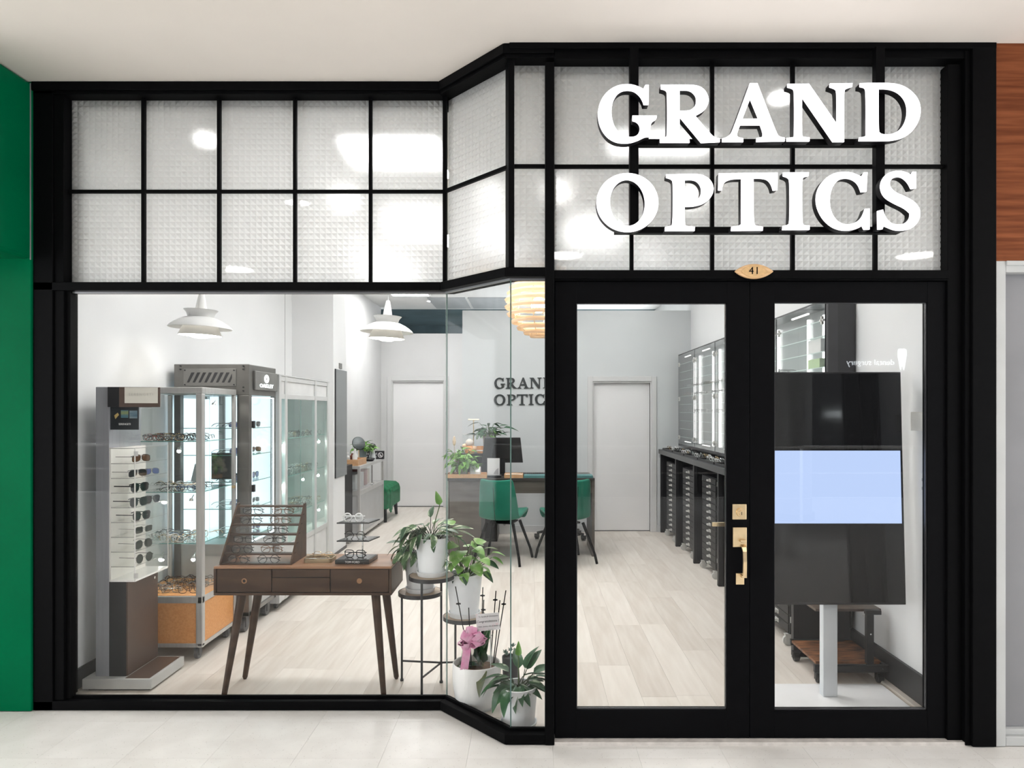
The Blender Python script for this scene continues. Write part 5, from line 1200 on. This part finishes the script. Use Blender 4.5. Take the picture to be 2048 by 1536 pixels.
part(sb_, 'lower_panel', MB().box(SX1-.018, SX1-.010, SY0+.035, SY1-.035, .09, .545), mat('grey_cabinet_panel', (.42,.425,.43), .4), True)
part(sb_, 'side_panel', MB().box(SX0+.03, SX1-.03, SY0+.01, SY0+.018, .09, .545), mat('grey_cabinet_panel', (.42,.425,.43), .4), True)
part(sb_, 'back_panel', box(SX0, SX0+.008, SY0, SY1, .09, SZ-.035), WPAN, True)
part(sb_, 'shelf_floor', box(SX0+.01, SX1-.03, SY0+.03, SY1-.03, .59, .60), WPAN, True)
ymid = (SY0+SY1)/2
for a, b in ((SY0+.037, ymid-.003), (ymid+.003, SY1-.037)):
    gd = part(sb_, 'glass_door', box(SX1-.014, SX1-.010, a, b, .602, SZ-.038), GLASS, True)
    hy = b-.09 if b < ymid+.1 else a+.09
    part(gd, 'door_handle', box(SX1-.008, SX1+.008, hy-.05, hy+.05, .618, .632), WHH, True)
part(sb_, 'glass_end', box(SX0+.03, SX1-.03, SY0+.01, SY0+.014, .602, SZ-.038), GLASS, True)
part(sb_, 'door_seam', box(SX1-.012, SX1-.004, ymid-.008, ymid+.008, .602, SZ-.038), GM, True)
for yy in (SY0+.08, SY1-.08): part(sb_, 'foot', MB().box(SX0+.05, SX1-.05, yy-.04, yy+.04, 0, .05), BLACK, True)
solo('stored_boxes', 'pale box inside the glazed sideboard next to the end pane', 'box', box(-2.36, -2.12, 8.75, 9.20, .602, .78), mat('pale_store_box', (.62,.64,.65), .6), (-2.24, 9.0, .602), bev=.004)
solo('stored_case', 'reddish carton inside the glazed sideboard beside the pale box', 'box', box(-2.34, -2.12, 9.28, 9.40, .602, .80), mat('red_carton', (.45,.18,.17), .6), (-2.23, 9.34, .602), bev=.004)
solo('stored_case', 'teal carton inside the glazed sideboard close to the end pane', 'box', box(-2.36, -2.30, 8.66, 8.72, .602, .76), mat('teal_carton', (.08,.28,.32), .6), (-2.33, 8.69, .602), bev=.004)
solo('stored_case', 'beige carton inside the glazed sideboard behind the far pane', 'box', box(-2.34, -2.14, 9.48, 9.62, .602, .79), mat('beige_carton', (.48,.38,.30), .6), (-2.24, 9.55, .602), bev=.004)
# on the sideboard
wt = thing('wooden_crate', 'low wooden box of bottles on the sideboard', 'box', (-2.19, 8.86, SZ))
part(wt, 'side', MB().box(-.16, .13, -.22, -.21, 0, .075).box(-.16, .13, .21, .22, 0, .075).box(-.16, -.15, -.21, .21, 0, .075).box(.12, .13, -.21, .21, 0, .075).box(-.15, .12, -.21, .21, 0, .008), LW, bev=.002)
for i, (bx_, by_, hh, rr, m_, lb) in enumerate([(-2.225, 8.75, .19, .03, mat('white_bottle', (.72,.72,.71), .35), 'white plastic bottle in the wooden box on the sideboard'), (-2.27, 8.80, .16, .032, mat('amber_glass', (.16,.05,.03), .2), 'reddish amber bottle in the wooden box on the sideboard'), (-2.31, 8.74, .15, .03, mat('pale_bottle', (.55,.56,.54), .3), 'pale bottle in the wooden box closest to the pillar')]):
    b_ = thing('bottle', lb, 'bottle', (bx_+.10, by_, SZ+.0085), 0)
    part(b_, 'flask', MB().lathe([(0, 0), (rr, 0), (rr, hh*.6), (rr*.4, hh*.75), (rr*.4, hh*.85), (0, hh*.85)], n=16), m_, smooth=True)
    part(b_, 'cap', MB().cyl((0,0,hh*.84), (0,0,hh), rr*.45, n=12), WPLAST)
vm = thing('vanity_mirror', 'round dark vanity mirror on the sideboard', 'mirror', (-2.175, 9.16, SZ))
part(vm, 'disc', MB().lathe([(0, 0), (.08, 0), (.087, .008), (.08, .016), (0, .018)], n=28).xf(Matrix.Translation((-.0, -.02, .245)) @ Matrix.Rotation(math.radians(35), 4, 'Z') @ Matrix.Rotation(math.radians(72), 4, 'X')), mat('dark_teal_metal', (.012,.022,.022), .2, .2), smooth=True)
part(vm, 'stem', MB().cyl((0, 0, 0), (0, 0, .2), .006, n=8), BRASS); part(vm, 'foot', MB().cyl((0,0,0), (0,0,.012), .06, n=20), BLACK)
bs = thing('black_globe', 'small black globe on a clear stand on the sideboard', 'ornament', (-2.13, 9.74, SZ))
part(bs, 'globe', MB().sphere((0, 0, .175), .05, 16, 10), BEZ, smooth=True); part(bs, 'stand', MB().lathe([(0, 0), (.05, 0), (.04, .06), (.03, .13), (0, .13)], n=16), mat('pale_stand', (.6,.62,.63), .2), smooth=True)
nf = thing('no_food_sign', 'small black sign reading No Food or Drink on the sideboard', 'sign', (-2.14, 9.90, SZ))
part(nf, 'plate', MB().prismx([(-.02, 0), (.03, 0), (.022, .11), (.012, .11)], -.135, .135), BEZ, bev=.001)
WP2 = mat('white_print', (.8,.8,.8), .5)
text(nf, 'lettering', 'No Food', .046, WP2, (-.045, -.010, .073), (PI/2-.2, 0, 0), depth=.0004); text(nf, 'lettering', 'or Drink', .046, WP2, (-.045, -.018, .035), (PI/2-.2, 0, 0), depth=.0004)
part(nf, 'symbol', MB().lathe([(.028, 0), (.036, 0), (.036, .001), (.028, .001), (.028, 0)], n=24).box(-.004, .004, -.028, .028, 0, .001).box(-.014, .012, -.016, -.008, 0, .001).box(-.016, -.010, -.008, .016, 0, .001).xf(Matrix.Translation((.088, -.0165, .055)) @ Matrix.Rotation(PI/2-.2, 4, 'X') @ Matrix.Rotation(.6, 4, 'Z')), WP2)
bp = thing('black_dish', 'flat black round dish in front of the small black sign on the sideboard', 'dish', (-2.13, 9.50, SZ))
part(bp, 'dish', MB().lathe([(0, .0), (.06, .0), (.09, .03), (.085, .034), (.055, .008), (0, .008)], n=24), BEZ, smooth=True)
# bench with a green throw
GC = mat('green_throw', (.005,.105,.040), .9, col2=(.010,.17,.070), scale=18, bump=.4)
bn = thing('draped_bench', 'long bench draped in an emerald green throw beyond the sideboard', 'bench', (-2.19, 10.5, 0))
tp_ = [(-.21, .19), (-.215, .42), (-.17, .495), (0, .505), (.15, .497), (.20, .46), (.218, .40), (.215, .185)]
dr_ = MB().prismy(tp_, -.46, .45)
part(bn, 'throw', dr_, GC, bev=.02)
part(bn, 'fold', MB().prismy([(.205, .15), (.226, .15), (.228, .44), (.21, .46)], -.36, -.20).prismy([(.205, .12), (.224, .12), (.226, .3), (.21, .3)], -.30, -.24), GC, bev=.006)
for sx in (-.15, .165):
    for sy in (-.42, .40): part(bn, 'leg', MB().cyl((sx, sy, 0), (sx*.93, sy*.96, .2), .02, .03, 10), BLACK)
cm = thing('security_camera', 'small white security camera at the top of the passage wall', 'camera', (-2.42, 11.45, 2.98))
part(cm, 'bracket', MB().box(0, .03, -.05, .05, -.04, .10).tube([(.03, 0, .05), (.12, 0, .05), (.13, 0, .02)], .018, 8), WPLAST); part(cm, 'dome', MB().sphere((.13, 0, -.03), .055, 14, 8), BEZ, smooth=True)
# ================================================================== plants
POTW = mat('white_pot', (.84,.86,.88), .4, vary=.02, scale=20, bump=.01); SOIL = mat('potting_soil', (.035,.024,.017), .9, vary=.4, scale=80, bump=.5)
L_VAR = leaf_mat('leaf_variegated', (.06,.13,.045), (.62,.68,.50), 16, (2.2, .8, 1), .46, .60)
L_VAR2 = leaf_mat('leaf_dark_variegated', (.03,.085,.035), (.40,.48,.34), 16, (2.2, .8, 1), .50, .64)
L_DARK = leaf_mat('leaf_dark', (.018,.070,.028), (.045,.115,.046), 12)
L_BRIGHT = leaf_mat('leaf_bright', (.10,.26,.035), (.24,.42,.10), 10)
L_PALE = leaf_mat('leaf_pale', (.17,.36,.07), (.60,.68,.42), 9, lo=.42, hi=.62)
L_OLIVE = leaf_mat('leaf_olive', (.05,.065,.015), (.10,.11,.03), 6)
L_SILV = leaf_mat('leaf_silver_green', (.14,.22,.18), (.34,.45,.40), 12)
STEM = mat('leaf_stem', (.07,.12,.03), .5); STEMD = mat('leaf_stem_dark', (.03,.05,.02), .5)
def leaf_mesh(name, L, W, m, droop=.25, fold=.25, tip=1.0, base=.5, heart=False, n=7):
    """leaf along +Y from the origin, face up, midrib fold and droop"""
    v = []; f = []
    for i in range(n+1):
        t = i/n
        wd = W/2*math.sin(PI*min(1, t**base))**(.8) if not heart else W/2*(math.sin(PI*min(1, (t*.97+.03)**.55)))**.75
        if i == n: wd = 0.0004
        y = L*t; z = -droop*L*t*t
        back = -.10*L*(1-t)**3 if heart and 0 < i < 3 else 0
        v += [(-wd, y+back, z+wd*fold), (-wd*.5, y+back*.5, z+wd*fold*.4), (0, y, z), (wd*.5, y+back*.5, z+wd*fold*.4), (wd, y+back, z+wd*fold)]
    for i in range(n):
        for j in range(4): f.append((i*5+j, i*5+j+1, (i+1)*5+j+1, (i+1)*5+j))
    return mesh_of('leaf', MB().add(v, f), m, True)
def grow(root, base, spots, meshes, stem_m, rs, stem_r=.0022):
    """spots: (azimuth deg, elevation deg, stem length, scale, pitch of blade deg)"""
    sm = MB()
    for (az, el, sl, sc, pitch) in spots:
        a, e = math.radians(az), math.radians(el); d = Vector((math.cos(a)*math.cos(e), math.sin(a)*math.cos(e), math.sin(e)))
        b = Vector(base)+Vector((rs.uniform(-.02, .02), rs.uniform(-.02, .02), 0)); tip = b+d*sl
        mid = b+(tip-b)*.5+Vector((0, 0, sl*.10))
        sm.tube([b, mid, tip], stem_r, 5)
        p = math.radians(pitch); yv = Vector((math.cos(a)*math.cos(p), math.sin(a)*math.cos(p), math.sin(p))); xv = Vector((math.sin(a), -math.cos(a), 0)); zv = xv.cross(yv)
        roll = rs.uniform(-.5, .5); R = Matrix((xv, yv, zv)).transposed().to_4x4() @ Matrix.Rotation(roll, 4, 'Y')
        o = link('leaf', rs.choice(meshes), root); o.matrix_basis = Matrix.Translation(tip) @ R @ Matrix.Scale(sc*LS, 4)
    part(root, 'stems', sm, stem_m)
LS = 1.0
def pot(root, rt, rb, h, saucer=True, m=None, n=36):
    m = m or POTW
    part(root, 'pot', MB().lathe([(0, .006), (rb, .006), (rb+(rt-rb)*.9, h*.86), (rt, h), (rt+.003, h+.004), (rt-.005, h+.004), (rt-.008, h*.86), (rb*.9, h*.78), (0, h*.78)], n=n), m, smooth=True)
    part(root, 'soil', MB().lathe([(0, h*.84), (rt*.9, h*.84), (rt*.9, h*.80), (0, h*.80)], n=24), SOIL)
    if saucer: part(root, 'saucer', MB().lathe([(0, 0), (rb+.006, 0), (rb+.014, .024), (rb+.009, .025), (rb+.003, .006), (0, .006)], n=n), m, smooth=True)
# ---- three-tier plant stand
PSW = mat('plant_stand_wood', (.36,.27,.19), .5, col2=(.46,.36,.27), scale=10, stretch=(1, 8, 1)); PSM = mat('plant_stand_black', (.018,.018,.02), .4)
ps = thing('plant_stand', 'three-tier black metal plant stand with round wooden tops', 'plant stand', (-.55, 4.05, 0))
tiers = [(-.548, 4.00, .645, .125), (-.630, 4.13, .525, .125), (-.375, 4.08, .400, .120)]
for (X, Y, z, r) in tiers:
    tt_ = part(ps, 'tier_top', MB().cyl((X, Y, z-.014), (X, Y, z), r-.004, n=40), PSW, True)
    part(tt_, 'tier_ring', MB().lathe([(r-.004, -.020), (r, -.020), (r, .001), (r-.004, .001), (r-.004, -.020)], (X, Y, z), 40), PSM, True, smooth=True)
lt = [(-.742, 4.165, .52), (-.512, 4.135, .64), (-.587, 3.895, .64), (-.27, 4.13, .40), (-.435, 4.17, .395)]
for X, Y, z in lt[:5]:
    part(ps, 'leg', MB().cyl((X, Y, .0), (X, Y, z-.004), .0065, n=8).cyl((X, Y, 0), (X, Y, .012), .010, n=10), PSM, True)
part(ps, 'brace', MB().tube([(-.742, 4.165, .115), (-.512, 4.135, .115)], .006, 6).tube([(-.512, 4.135, .115), (-.587, 3.895, .115)], .006, 6).tube([(-.512, 4.135, .115), (-.27, 4.13, .125)], .006, 6), PSM, True)
# plants on the stand
rs = random.Random(21)
lv = [leaf_mesh('leaf', .145, .064, L_VAR, .25, .25, base=.7), leaf_mesh('leaf', .13, .064, L_VAR, .45, .25, base=.7), leaf_mesh('leaf', .125, .058, L_VAR2, .35, .3, base=.7)]
p1 = thing('potted_aglaonema', 'variegated long-leaved plant in a white pot on the highest tier of the plant stand', 'plant', (-.548, 4.00, .6455))
pot(p1, .088, .070, .205)
spots = [(8, 42, .14, 1.0, 12), (-12, 36, .15, 1.05, -2), (25, 50, .13, .95, 20), (2, 24, .13, 1.05, -22), (95, 70, .17, .8, 60), (70, 62, .13, .9, 35),
         (180, 42, .15, 1.0, -10), (195, 30, .18, 1.0, -30), (165, 35, .17, 1.0, -18), (205, 50, .16, .95, -15), (220, 30, .13, .95, -45), (255, 24, .09, .6, -60), (292, 24, .09, .6, -60), (150, 55, .14, .9, 5), (120, 45, .14, .9, 10), (330, 50, .12, .9, 15), (45, 50, .14, .9, 15), (185, 55, .12, .85, 12), (250, 55, .09, .8, -10), (20, 60, .10, .8, 30), (210, 38, .20, .9, -50), (285, 45, .10, .8, -25), (172, 22, .20, .9, -40)]
spots += [(rs.uniform(130, 232), rs.uniform(25, 65), rs.uniform(.07, .17), rs.uniform(.75, 1), rs.uniform(-60, 5)) for _ in range(16)]+[(rs.uniform(-40, 60), rs.uniform(30, 65), rs.uniform(.06, .13), rs.uniform(.75, 1), rs.uniform(-25, 35)) for _ in range(7)]
LS = .84
grow(p1, (0, 0, .17), [(a_, e_, l_*.86, s_, q_) for a_, e_, l_, s_, q_ in spots], lv, STEMD, rs)
br = leaf_mesh('leaf', .085, .038, L_BRIGHT, .05, .5)
o = link('leaf', br, p1); o.matrix_basis = Matrix.Translation((.045, .0, .385)) @ Matrix.Rotation(math.radians(-18), 4, 'Y') @ Matrix.Rotation(math.radians(75), 4, 'X') @ Matrix.Rotation(.3, 4, 'Y')
part(p1, 'bloom_stem', MB().tube([(0, 0, .17), (.02, .0, .30), (.045, 0, .386)], .0028, 5), STEM)
p2 = thing('potted_aglaonema', 'trailing variegated plant in a white pot on the middle tier behind the highest one', 'plant', (-.630, 4.13, .5255))
pot(p2, .092, .072, .215)
spots = [(190, 45, .12, .85, -5), (170, 30, .13, .85, -35), (215, 30, .13, .85, -30), (200, 65, .13, .7, 50), (240, 40, .11, .8, -30), (180, 20, .12, .8, -55), (150, 50, .12, .8, 10), (225, 15, .11, .7, -65), (260, 35, .11, .75, -45), (120, 50, .12, .8, 10), (280, 45, .10, .8, -10), (205, 50, .16, .8, 20), (185, 38, .15, .75, -15)]
spots += [(rs.uniform(140, 260), rs.uniform(15, 60), rs.uniform(.06, .14), rs.uniform(.7, .9), rs.uniform(-60, 10)) for _ in range(12)]
LS = .8
grow(p2, (-.02, -.02, .18), [(a_, e_, l_*.85, s_, q_) for a_, e_, l_, s_, q_ in spots], lv, STEMD, rs)
ls = [leaf_mesh('leaf', .098, .092, L_PALE, .20, .10, heart=True), leaf_mesh('leaf', .088, .082, L_PALE, .30, .12, heart=True), leaf_mesh('leaf', .092, .080, L_BRIGHT, .28, .15, heart=True)]
ld = leaf_mesh('leaf', .09, .06, L_DARK, .3, .2, heart=True)
p3 = thing('potted_syngonium', 'bright green heart-leaved plant in a white pot on the lowest tier', 'plant', (-.375, 4.08, .4005))
pot(p3, .100, .078, .235)
spots = [(150, 72, .26, 1.0, 8), (120, 78, .22, .95, 0), (190, 62, .18, .95, -10), (60, 60, .17, 1.0, -5), (20, 55, .19, 1.0, 0), (0, 45, .20, 1.0, -8), (340, 40, .19, .95, -20), (300, 48, .13, .9, -30), (250, 55, .13, .95, -30), (215, 48, .14, .95, -30), (180, 40, .12, .85, -35), (270, 70, .17, 1.0, -15), (235, 72, .20, .95, -10), (320, 68, .18, 1.0, -10), (80, 75, .17, .9, 5), (280, 30, .10, .8, -50), (200, 25, .10, .75, -55), (330, 25, .13, .8, -35), (100, 55, .14, .9, -5), (30, 70, .20, .9, 0), (170, 80, .29, .9, 12)]
spots += [(rs.uniform(0, 360), rs.uniform(30, 80), rs.uniform(.10, .20), rs.uniform(.75, 1), rs.uniform(-40, 0)) for _ in range(16)]
LS = .84
spots = [(a_, e_, l_*1.1, s_, q_+8) for a_, e_, l_, s_, q_ in spots]
grow(p3, (0, 0, .20), spots, ls+[ls[0], ls[1]], STEM, rs)
grow(p3, (0, 0, .20), [(345, 38, .17, .95, -15), (330, 20, .15, .9, -25), (285, 25, .09, .7, -30), (240, 25, .09, .7, -30)], [ld], STEM, rs)
LS = 1.0
# ---- rounded bowl with orchid greens, bow and card
b1 = thing('orchid_bowl', 'large rounded white bowl of orchid greenery with a pink bow', 'plant', (-.285, 3.80, 0))
part(b1, 'bowl', MB().lathe([(0, .006), (.075, .006), (.090, .012), (.113, .055), (.124, .12), (.127, .19), (.125, .232), (.121, .236), (.117, .232), (.118, .19), (.11, .17), (0, .17)], n=44), mat('bowl_white', (.86,.86,.85), .35), smooth=True)
part(b1, 'saucer', MB().lathe([(0, 0), (.085, 0), (.094, .014), (.088, .014), (.08, .005), (0, .005)], n=40), POTW, smooth=True)
part(b1, 'bark', MB().lathe([(0, .215), (.08, .21), (.117, .2), (.117, .19), (0, .19)], n=24), mat('orchid_bark', (.16,.09,.05), .9, vary=.4, scale=60, bump=.6))
lo_ = [leaf_mesh('leaf', .17, .065, L_DARK, .2, .3), leaf_mesh('leaf', .14, .062, L_OLIVE, .25, .2)]
spots = [(185, 30, .03, .75, 5), (10, 78, .03, 1.0, 74), (345, 80, .04, 1.1, 80), (120, 75, .03, 1.0, 72), (60, 70, .02, 1.2, 66), (270, 75, .02, .8, 70)]
grow(b1, (.02, 0, .21), spots, [lo_[0]], STEM, rs)
o = link('leaf', lo_[1], b1); o.matrix_basis = Matrix.Translation((.045, -.09, .232)) @ Matrix.Rotation(math.radians(160), 4, 'Z') @ Matrix.Rotation(math.radians(-42), 4, 'X') @ Matrix.Rotation(.25, 4, 'Y')
stk = MB(); clips = MB()
for x0, y0, x1, z1, zc in ((-.030, -.02, -.110, .633, .545), (-.025, -.03, -.040, .525, .425), (.020, .03, .030, .617, .575), (.024, .03, .035, .55, .50), (.07, .02, .100, .60, .555), (.085, .04, .120, .545, None), (.09, .03, .152, .60, .53)):
    stk.cyl((x0, y0, .21), (x1, y0+.01, z1), .0028, n=6)
    if zc:
        t_ = (zc-.21)/(z1-.21); cx_ = x0+(x1-x0)*t_
        clips.sphere((cx_, y0, zc), .007, 8, 6); clips.box(cx_-.012, cx_+.012, y0-.004, y0+.004, zc-.003, zc+.003)
part(b1, 'support_stick', stk, BLACK); part(b1, 'orchid_clip', clips, BLACK)
PINK = mat('pink_ribbon', (.80,.32,.54), .5, col2=(.86,.55,.70), scale=25); 
rb_ = MB(); rr_ = random.Random(5)
for i in range(20):
    a = rr_.uniform(0, 2*PI); e = rr_.uniform(-.5, 1.1); L = rr_.uniform(.05, .085); wv = .019
    d = Vector((math.cos(a)*math.cos(e), .6*math.sin(a)*math.cos(e)-.2, math.sin(e))).normalized(); s_ = d.orthogonal().normalized()
    s_ = (s_*math.cos(i)+d.cross(s_)*math.sin(i)); up = d.cross(s_)
    c0 = Vector((-.022, -.078, .365)); pts = [c0+d*(L*t)+up*(.018*math.sin(PI*t)) for t in (0, .3, .6, .85, 1)]+[c0+d*(L*t)-up*(.016*math.sin(PI*t)) for t in (.85, .6, .3, 0)]
    v = []; f = []
    for p in pts: v += [p-s_*wv, p+s_*wv]
    for k in range(len(pts)-1): f.append((2*k, 2*k+1, 2*k+3, 2*k+2))
    rb_.add(v, f)
for xt in (-.05, -.03):
    v = []; f = []
    for k in range(5):
        z = .345-.028*k; v += [(xt-.010-.004*k, -.095-.004*k, z), (xt+.010-.004*k, -.095-.002*k, z)]
    for k in range(4): f.append((2*k, 2*k+1, 2*k+3, 2*k+2))
    rb_.add(v, f)
rbo = part(b1, 'ribbon_bow', rb_, PINK); so2 = rbo.modifiers.new('thick', 'SOLIDIFY'); so2.thickness = .0012
CELLO = glass_mat('cellophane', (.86,.86,.84), .12, 1.6)
cl_ = MB(); n_ = 16; v = []; f = []
for k, (r, z) in enumerate(((.02, .355), (.035, .31), (.05, .26), (.062, .215))):
    for i in range(n_): a = 2*PI*i/n_; q = r*(1+.25*math.sin(i*2.5+k)); v.append((-.03+q*math.cos(a), -.05+.8*q*math.sin(a), z))
for k in range(3):
    for i in range(n_): f.append((k*n_+i, k*n_+(i+1) % n_, (k+1)*n_+(i+1) % n_, (k+1)*n_+i))
part(b1, 'cellophane_wrap', cl_.add(v, f), CELLO, smooth=True)
gc = thing('greeting_card', 'small white Congratulations card on a clear pick above the orchid bowl', 'card', (-.212, 3.735, .35))
cd = part(gc, 'card', MB().box(-.060, .060, -.001, .001, .070, .158), mat('floral_card', (.72,.70,.71), .6, col2=(.80,.50,.56), scale=26, lo=.60, hi=.75))
cd.rotation_euler = (0, math.radians(-5), 0)
INK = mat('ink', (.03,.03,.04), .6)
for body, sz, zz, xx in (('To Sandra & Christopher', .0100, .143, .005), ('Congratulations !', .0165, .118, .0), ('from  Joanne, Alan & family', .0092, .092, .0)):
    o = text(cd, 'handwriting', body, sz, INK, (xx, -.0014, zz), depth=.0002)
    o.data.transform(Matrix(((1, .25, 0, 0), (0, 1, 0, 0), (0, 0, 1, 0), (0, 0, 0, 1))))
part(gc, 'pick', MB().cyl((.004, .003, -.135), (.004, .003, .10), .003, n=6).lathe([(.010, 0), (.013, 0), (.013, .003), (.010, .003), (.010, 0)], (.004, .0, .075), 12), mat('clear_pick', (.60,.62,.60), .2))
su = thing('succulent_pot', 'tall dark pot of silvery succulent between the bowl and the lily', 'plant', (-.108, 3.845, .0))
part(su, 'pot', MB().lathe([(0, 0), (.036, 0), (.046, .25), (.042, .25), (.04, .235), (0, .235)], n=24), mat('dark_grey_pot', (.035,.035,.038), .5), smooth=True)
rl = leaf_mesh('leaf', .026, .015, L_SILV, -.3, .5, n=4)
for (x_, y_, z_) in ((-.02, -.02, .085), (.022, -.022, .085), (0, .015, .095), (.012, -.005, .125), (-.028, .012, .085), (.035, .012, .08)):
    for k in range(12):
        o = link('leaf', rl, su); o.matrix_basis = Matrix.Translation((x_, y_, z_+.175)) @ Matrix.Rotation(k*2.4, 4, 'Z') @ Matrix.Rotation(math.radians(15+k*5.5), 4, 'X') @ Matrix.Scale(1.05-.04*k, 4)
# ---- peace lily pot by the door post
p4 = thing('potted_lily', 'dark-leaved plant in a white pot on the floor beside the door post', 'plant', (-.062, 3.575, 0))
pot(p4, .093, .078, .195)
ll = [leaf_mesh('leaf', .150, .072, L_VAR2, .35, .25, base=.7), leaf_mesh('leaf', .160, .070, L_DARK, .45, .3, base=.7), leaf_mesh('leaf', .14, .062, L_DARK, .3, .3, base=.7)]
spots = [(180, 42, .10, 1.0, 5), (195, 30, .12, 1.05, -25), (170, 22, .12, 1.0, -30), (215, 15, .11, 1.0, -48), (245, 20, .08, .9, -60), (15, 50, .12, .95, 22), (0, 42, .12, 1.0, 5), (340, 30, .10, .95, -15), (60, 62, .12, 1.0, 55), (100, 60, .12, 1.0, 45), (30, 60, .12, .95, 50), (150, 55, .11, .95, 20), (20, 28, .11, .9, -8), (265, 40, .07, .8, -30), (350, 60, .09, .9, 20), (205, 55, .09, .9, 5), (300, 30, .07, .7, -35)]
spots += [(rs.uniform(150, 250), rs.uniform(10, 50), rs.uniform(.05, .11), rs.uniform(.8, 1), rs.uniform(-50, 5)) for _ in range(7)]+[(rs.uniform(-50, 60), rs.uniform(25, 60), rs.uniform(.05, .10), rs.uniform(.7, .9), rs.uniform(-30, 30)) for _ in range(7)]
LS = .78
grow(p4, (0, 0, .165), [(a_, e_+8, l_*.9, s_, q_+8) for a_, e_, l_, s_, q_ in spots], ll+[ll[1]], STEMD, rs)
o = link('leaf', br, p4); o.matrix_basis = Matrix.Translation((.0, .02, .335)) @ Matrix.Rotation(math.radians(82), 4, 'X') @ Matrix.Scale(.85, 4)
part(p4, 'bloom_stem', MB().tube([(.0, .0, .165), (.0, .01, .26), (.0, .02, .336)], .0025, 5), STEM)
LS = 1.0
# ---- plants further in
GPOT = mat('grey_pot', (.46,.45,.42), .6, vary=.08, scale=20)
ln = [leaf_mesh('leaf', .10, .05, L_BRIGHT, .3, .3, n=5), leaf_mesh('leaf', .09, .045, L_PALE, .4, .3, n=5)]
def bush(name, label, loc, rt, h, n, spread, up, meshes, pm, seed, s=1.0):
    t = thing(name, label, 'plant', loc); pot(t, rt, rt*.85, h, False, pm, 24); r = random.Random(seed)
    sp = [(r.uniform(0, 360), r.uniform(15, 85), r.uniform(.35, 1)*up, s*r.uniform(.7, 1.05), r.uniform(-45, 30)) for _ in range(n)]
    grow(t, (0, 0, h*.8), sp, meshes, STEM, r); return t
bush('desk_plant', 'leafy bright green plant in a ribbed grey pot on the desk tray', (-.735, 7.83, DT+.0085), .055, .085, 70, .12, .19, ln, GPOT, 8, 1.1)
bush('desk_plant', 'leafy green plant in a tall brown planter behind the desk tray pot', (-.79, 8.03, DT), .05, .21, 44, .1, .16, ln, mat('brown_planter', (.16,.10,.075), .6), 9)
lk = [leaf_mesh('leaf', .17, .06, L_DARK, .35, .3, n=5), leaf_mesh('leaf', .14, .06, L_DARK, .3, .3, n=5)]
pk = bush('shelf_plant', 'dark spreading plant in a pale pot above the computer monitor', (-.515, 8.74, 1.045), .065, .22, 60, .2, .20, lk, GPOT, 12, .8)
grow(pk, (0, 0, .19), [(rs.uniform(0, 360), rs.uniform(0, 45), rs.uniform(.05, .16), rs.uniform(.35, .5), rs.uniform(-70, 0)) for _ in range(44)], ln, STEM, rs)
grow(pk, (0, 0, .2), [(-5, 28, .22, 1.1, 5), (170, 55, .2, .9, 0)], [lk[0]], STEMD, rs)
bush('sideboard_plant', 'bright green potted plant on the sideboard in the passage', (-2.22, 9.58, SZ), .05, .14, 60, .12, .17, ln, mat('teal_grey_pot', (.22,.27,.28), .5), 15, .9)
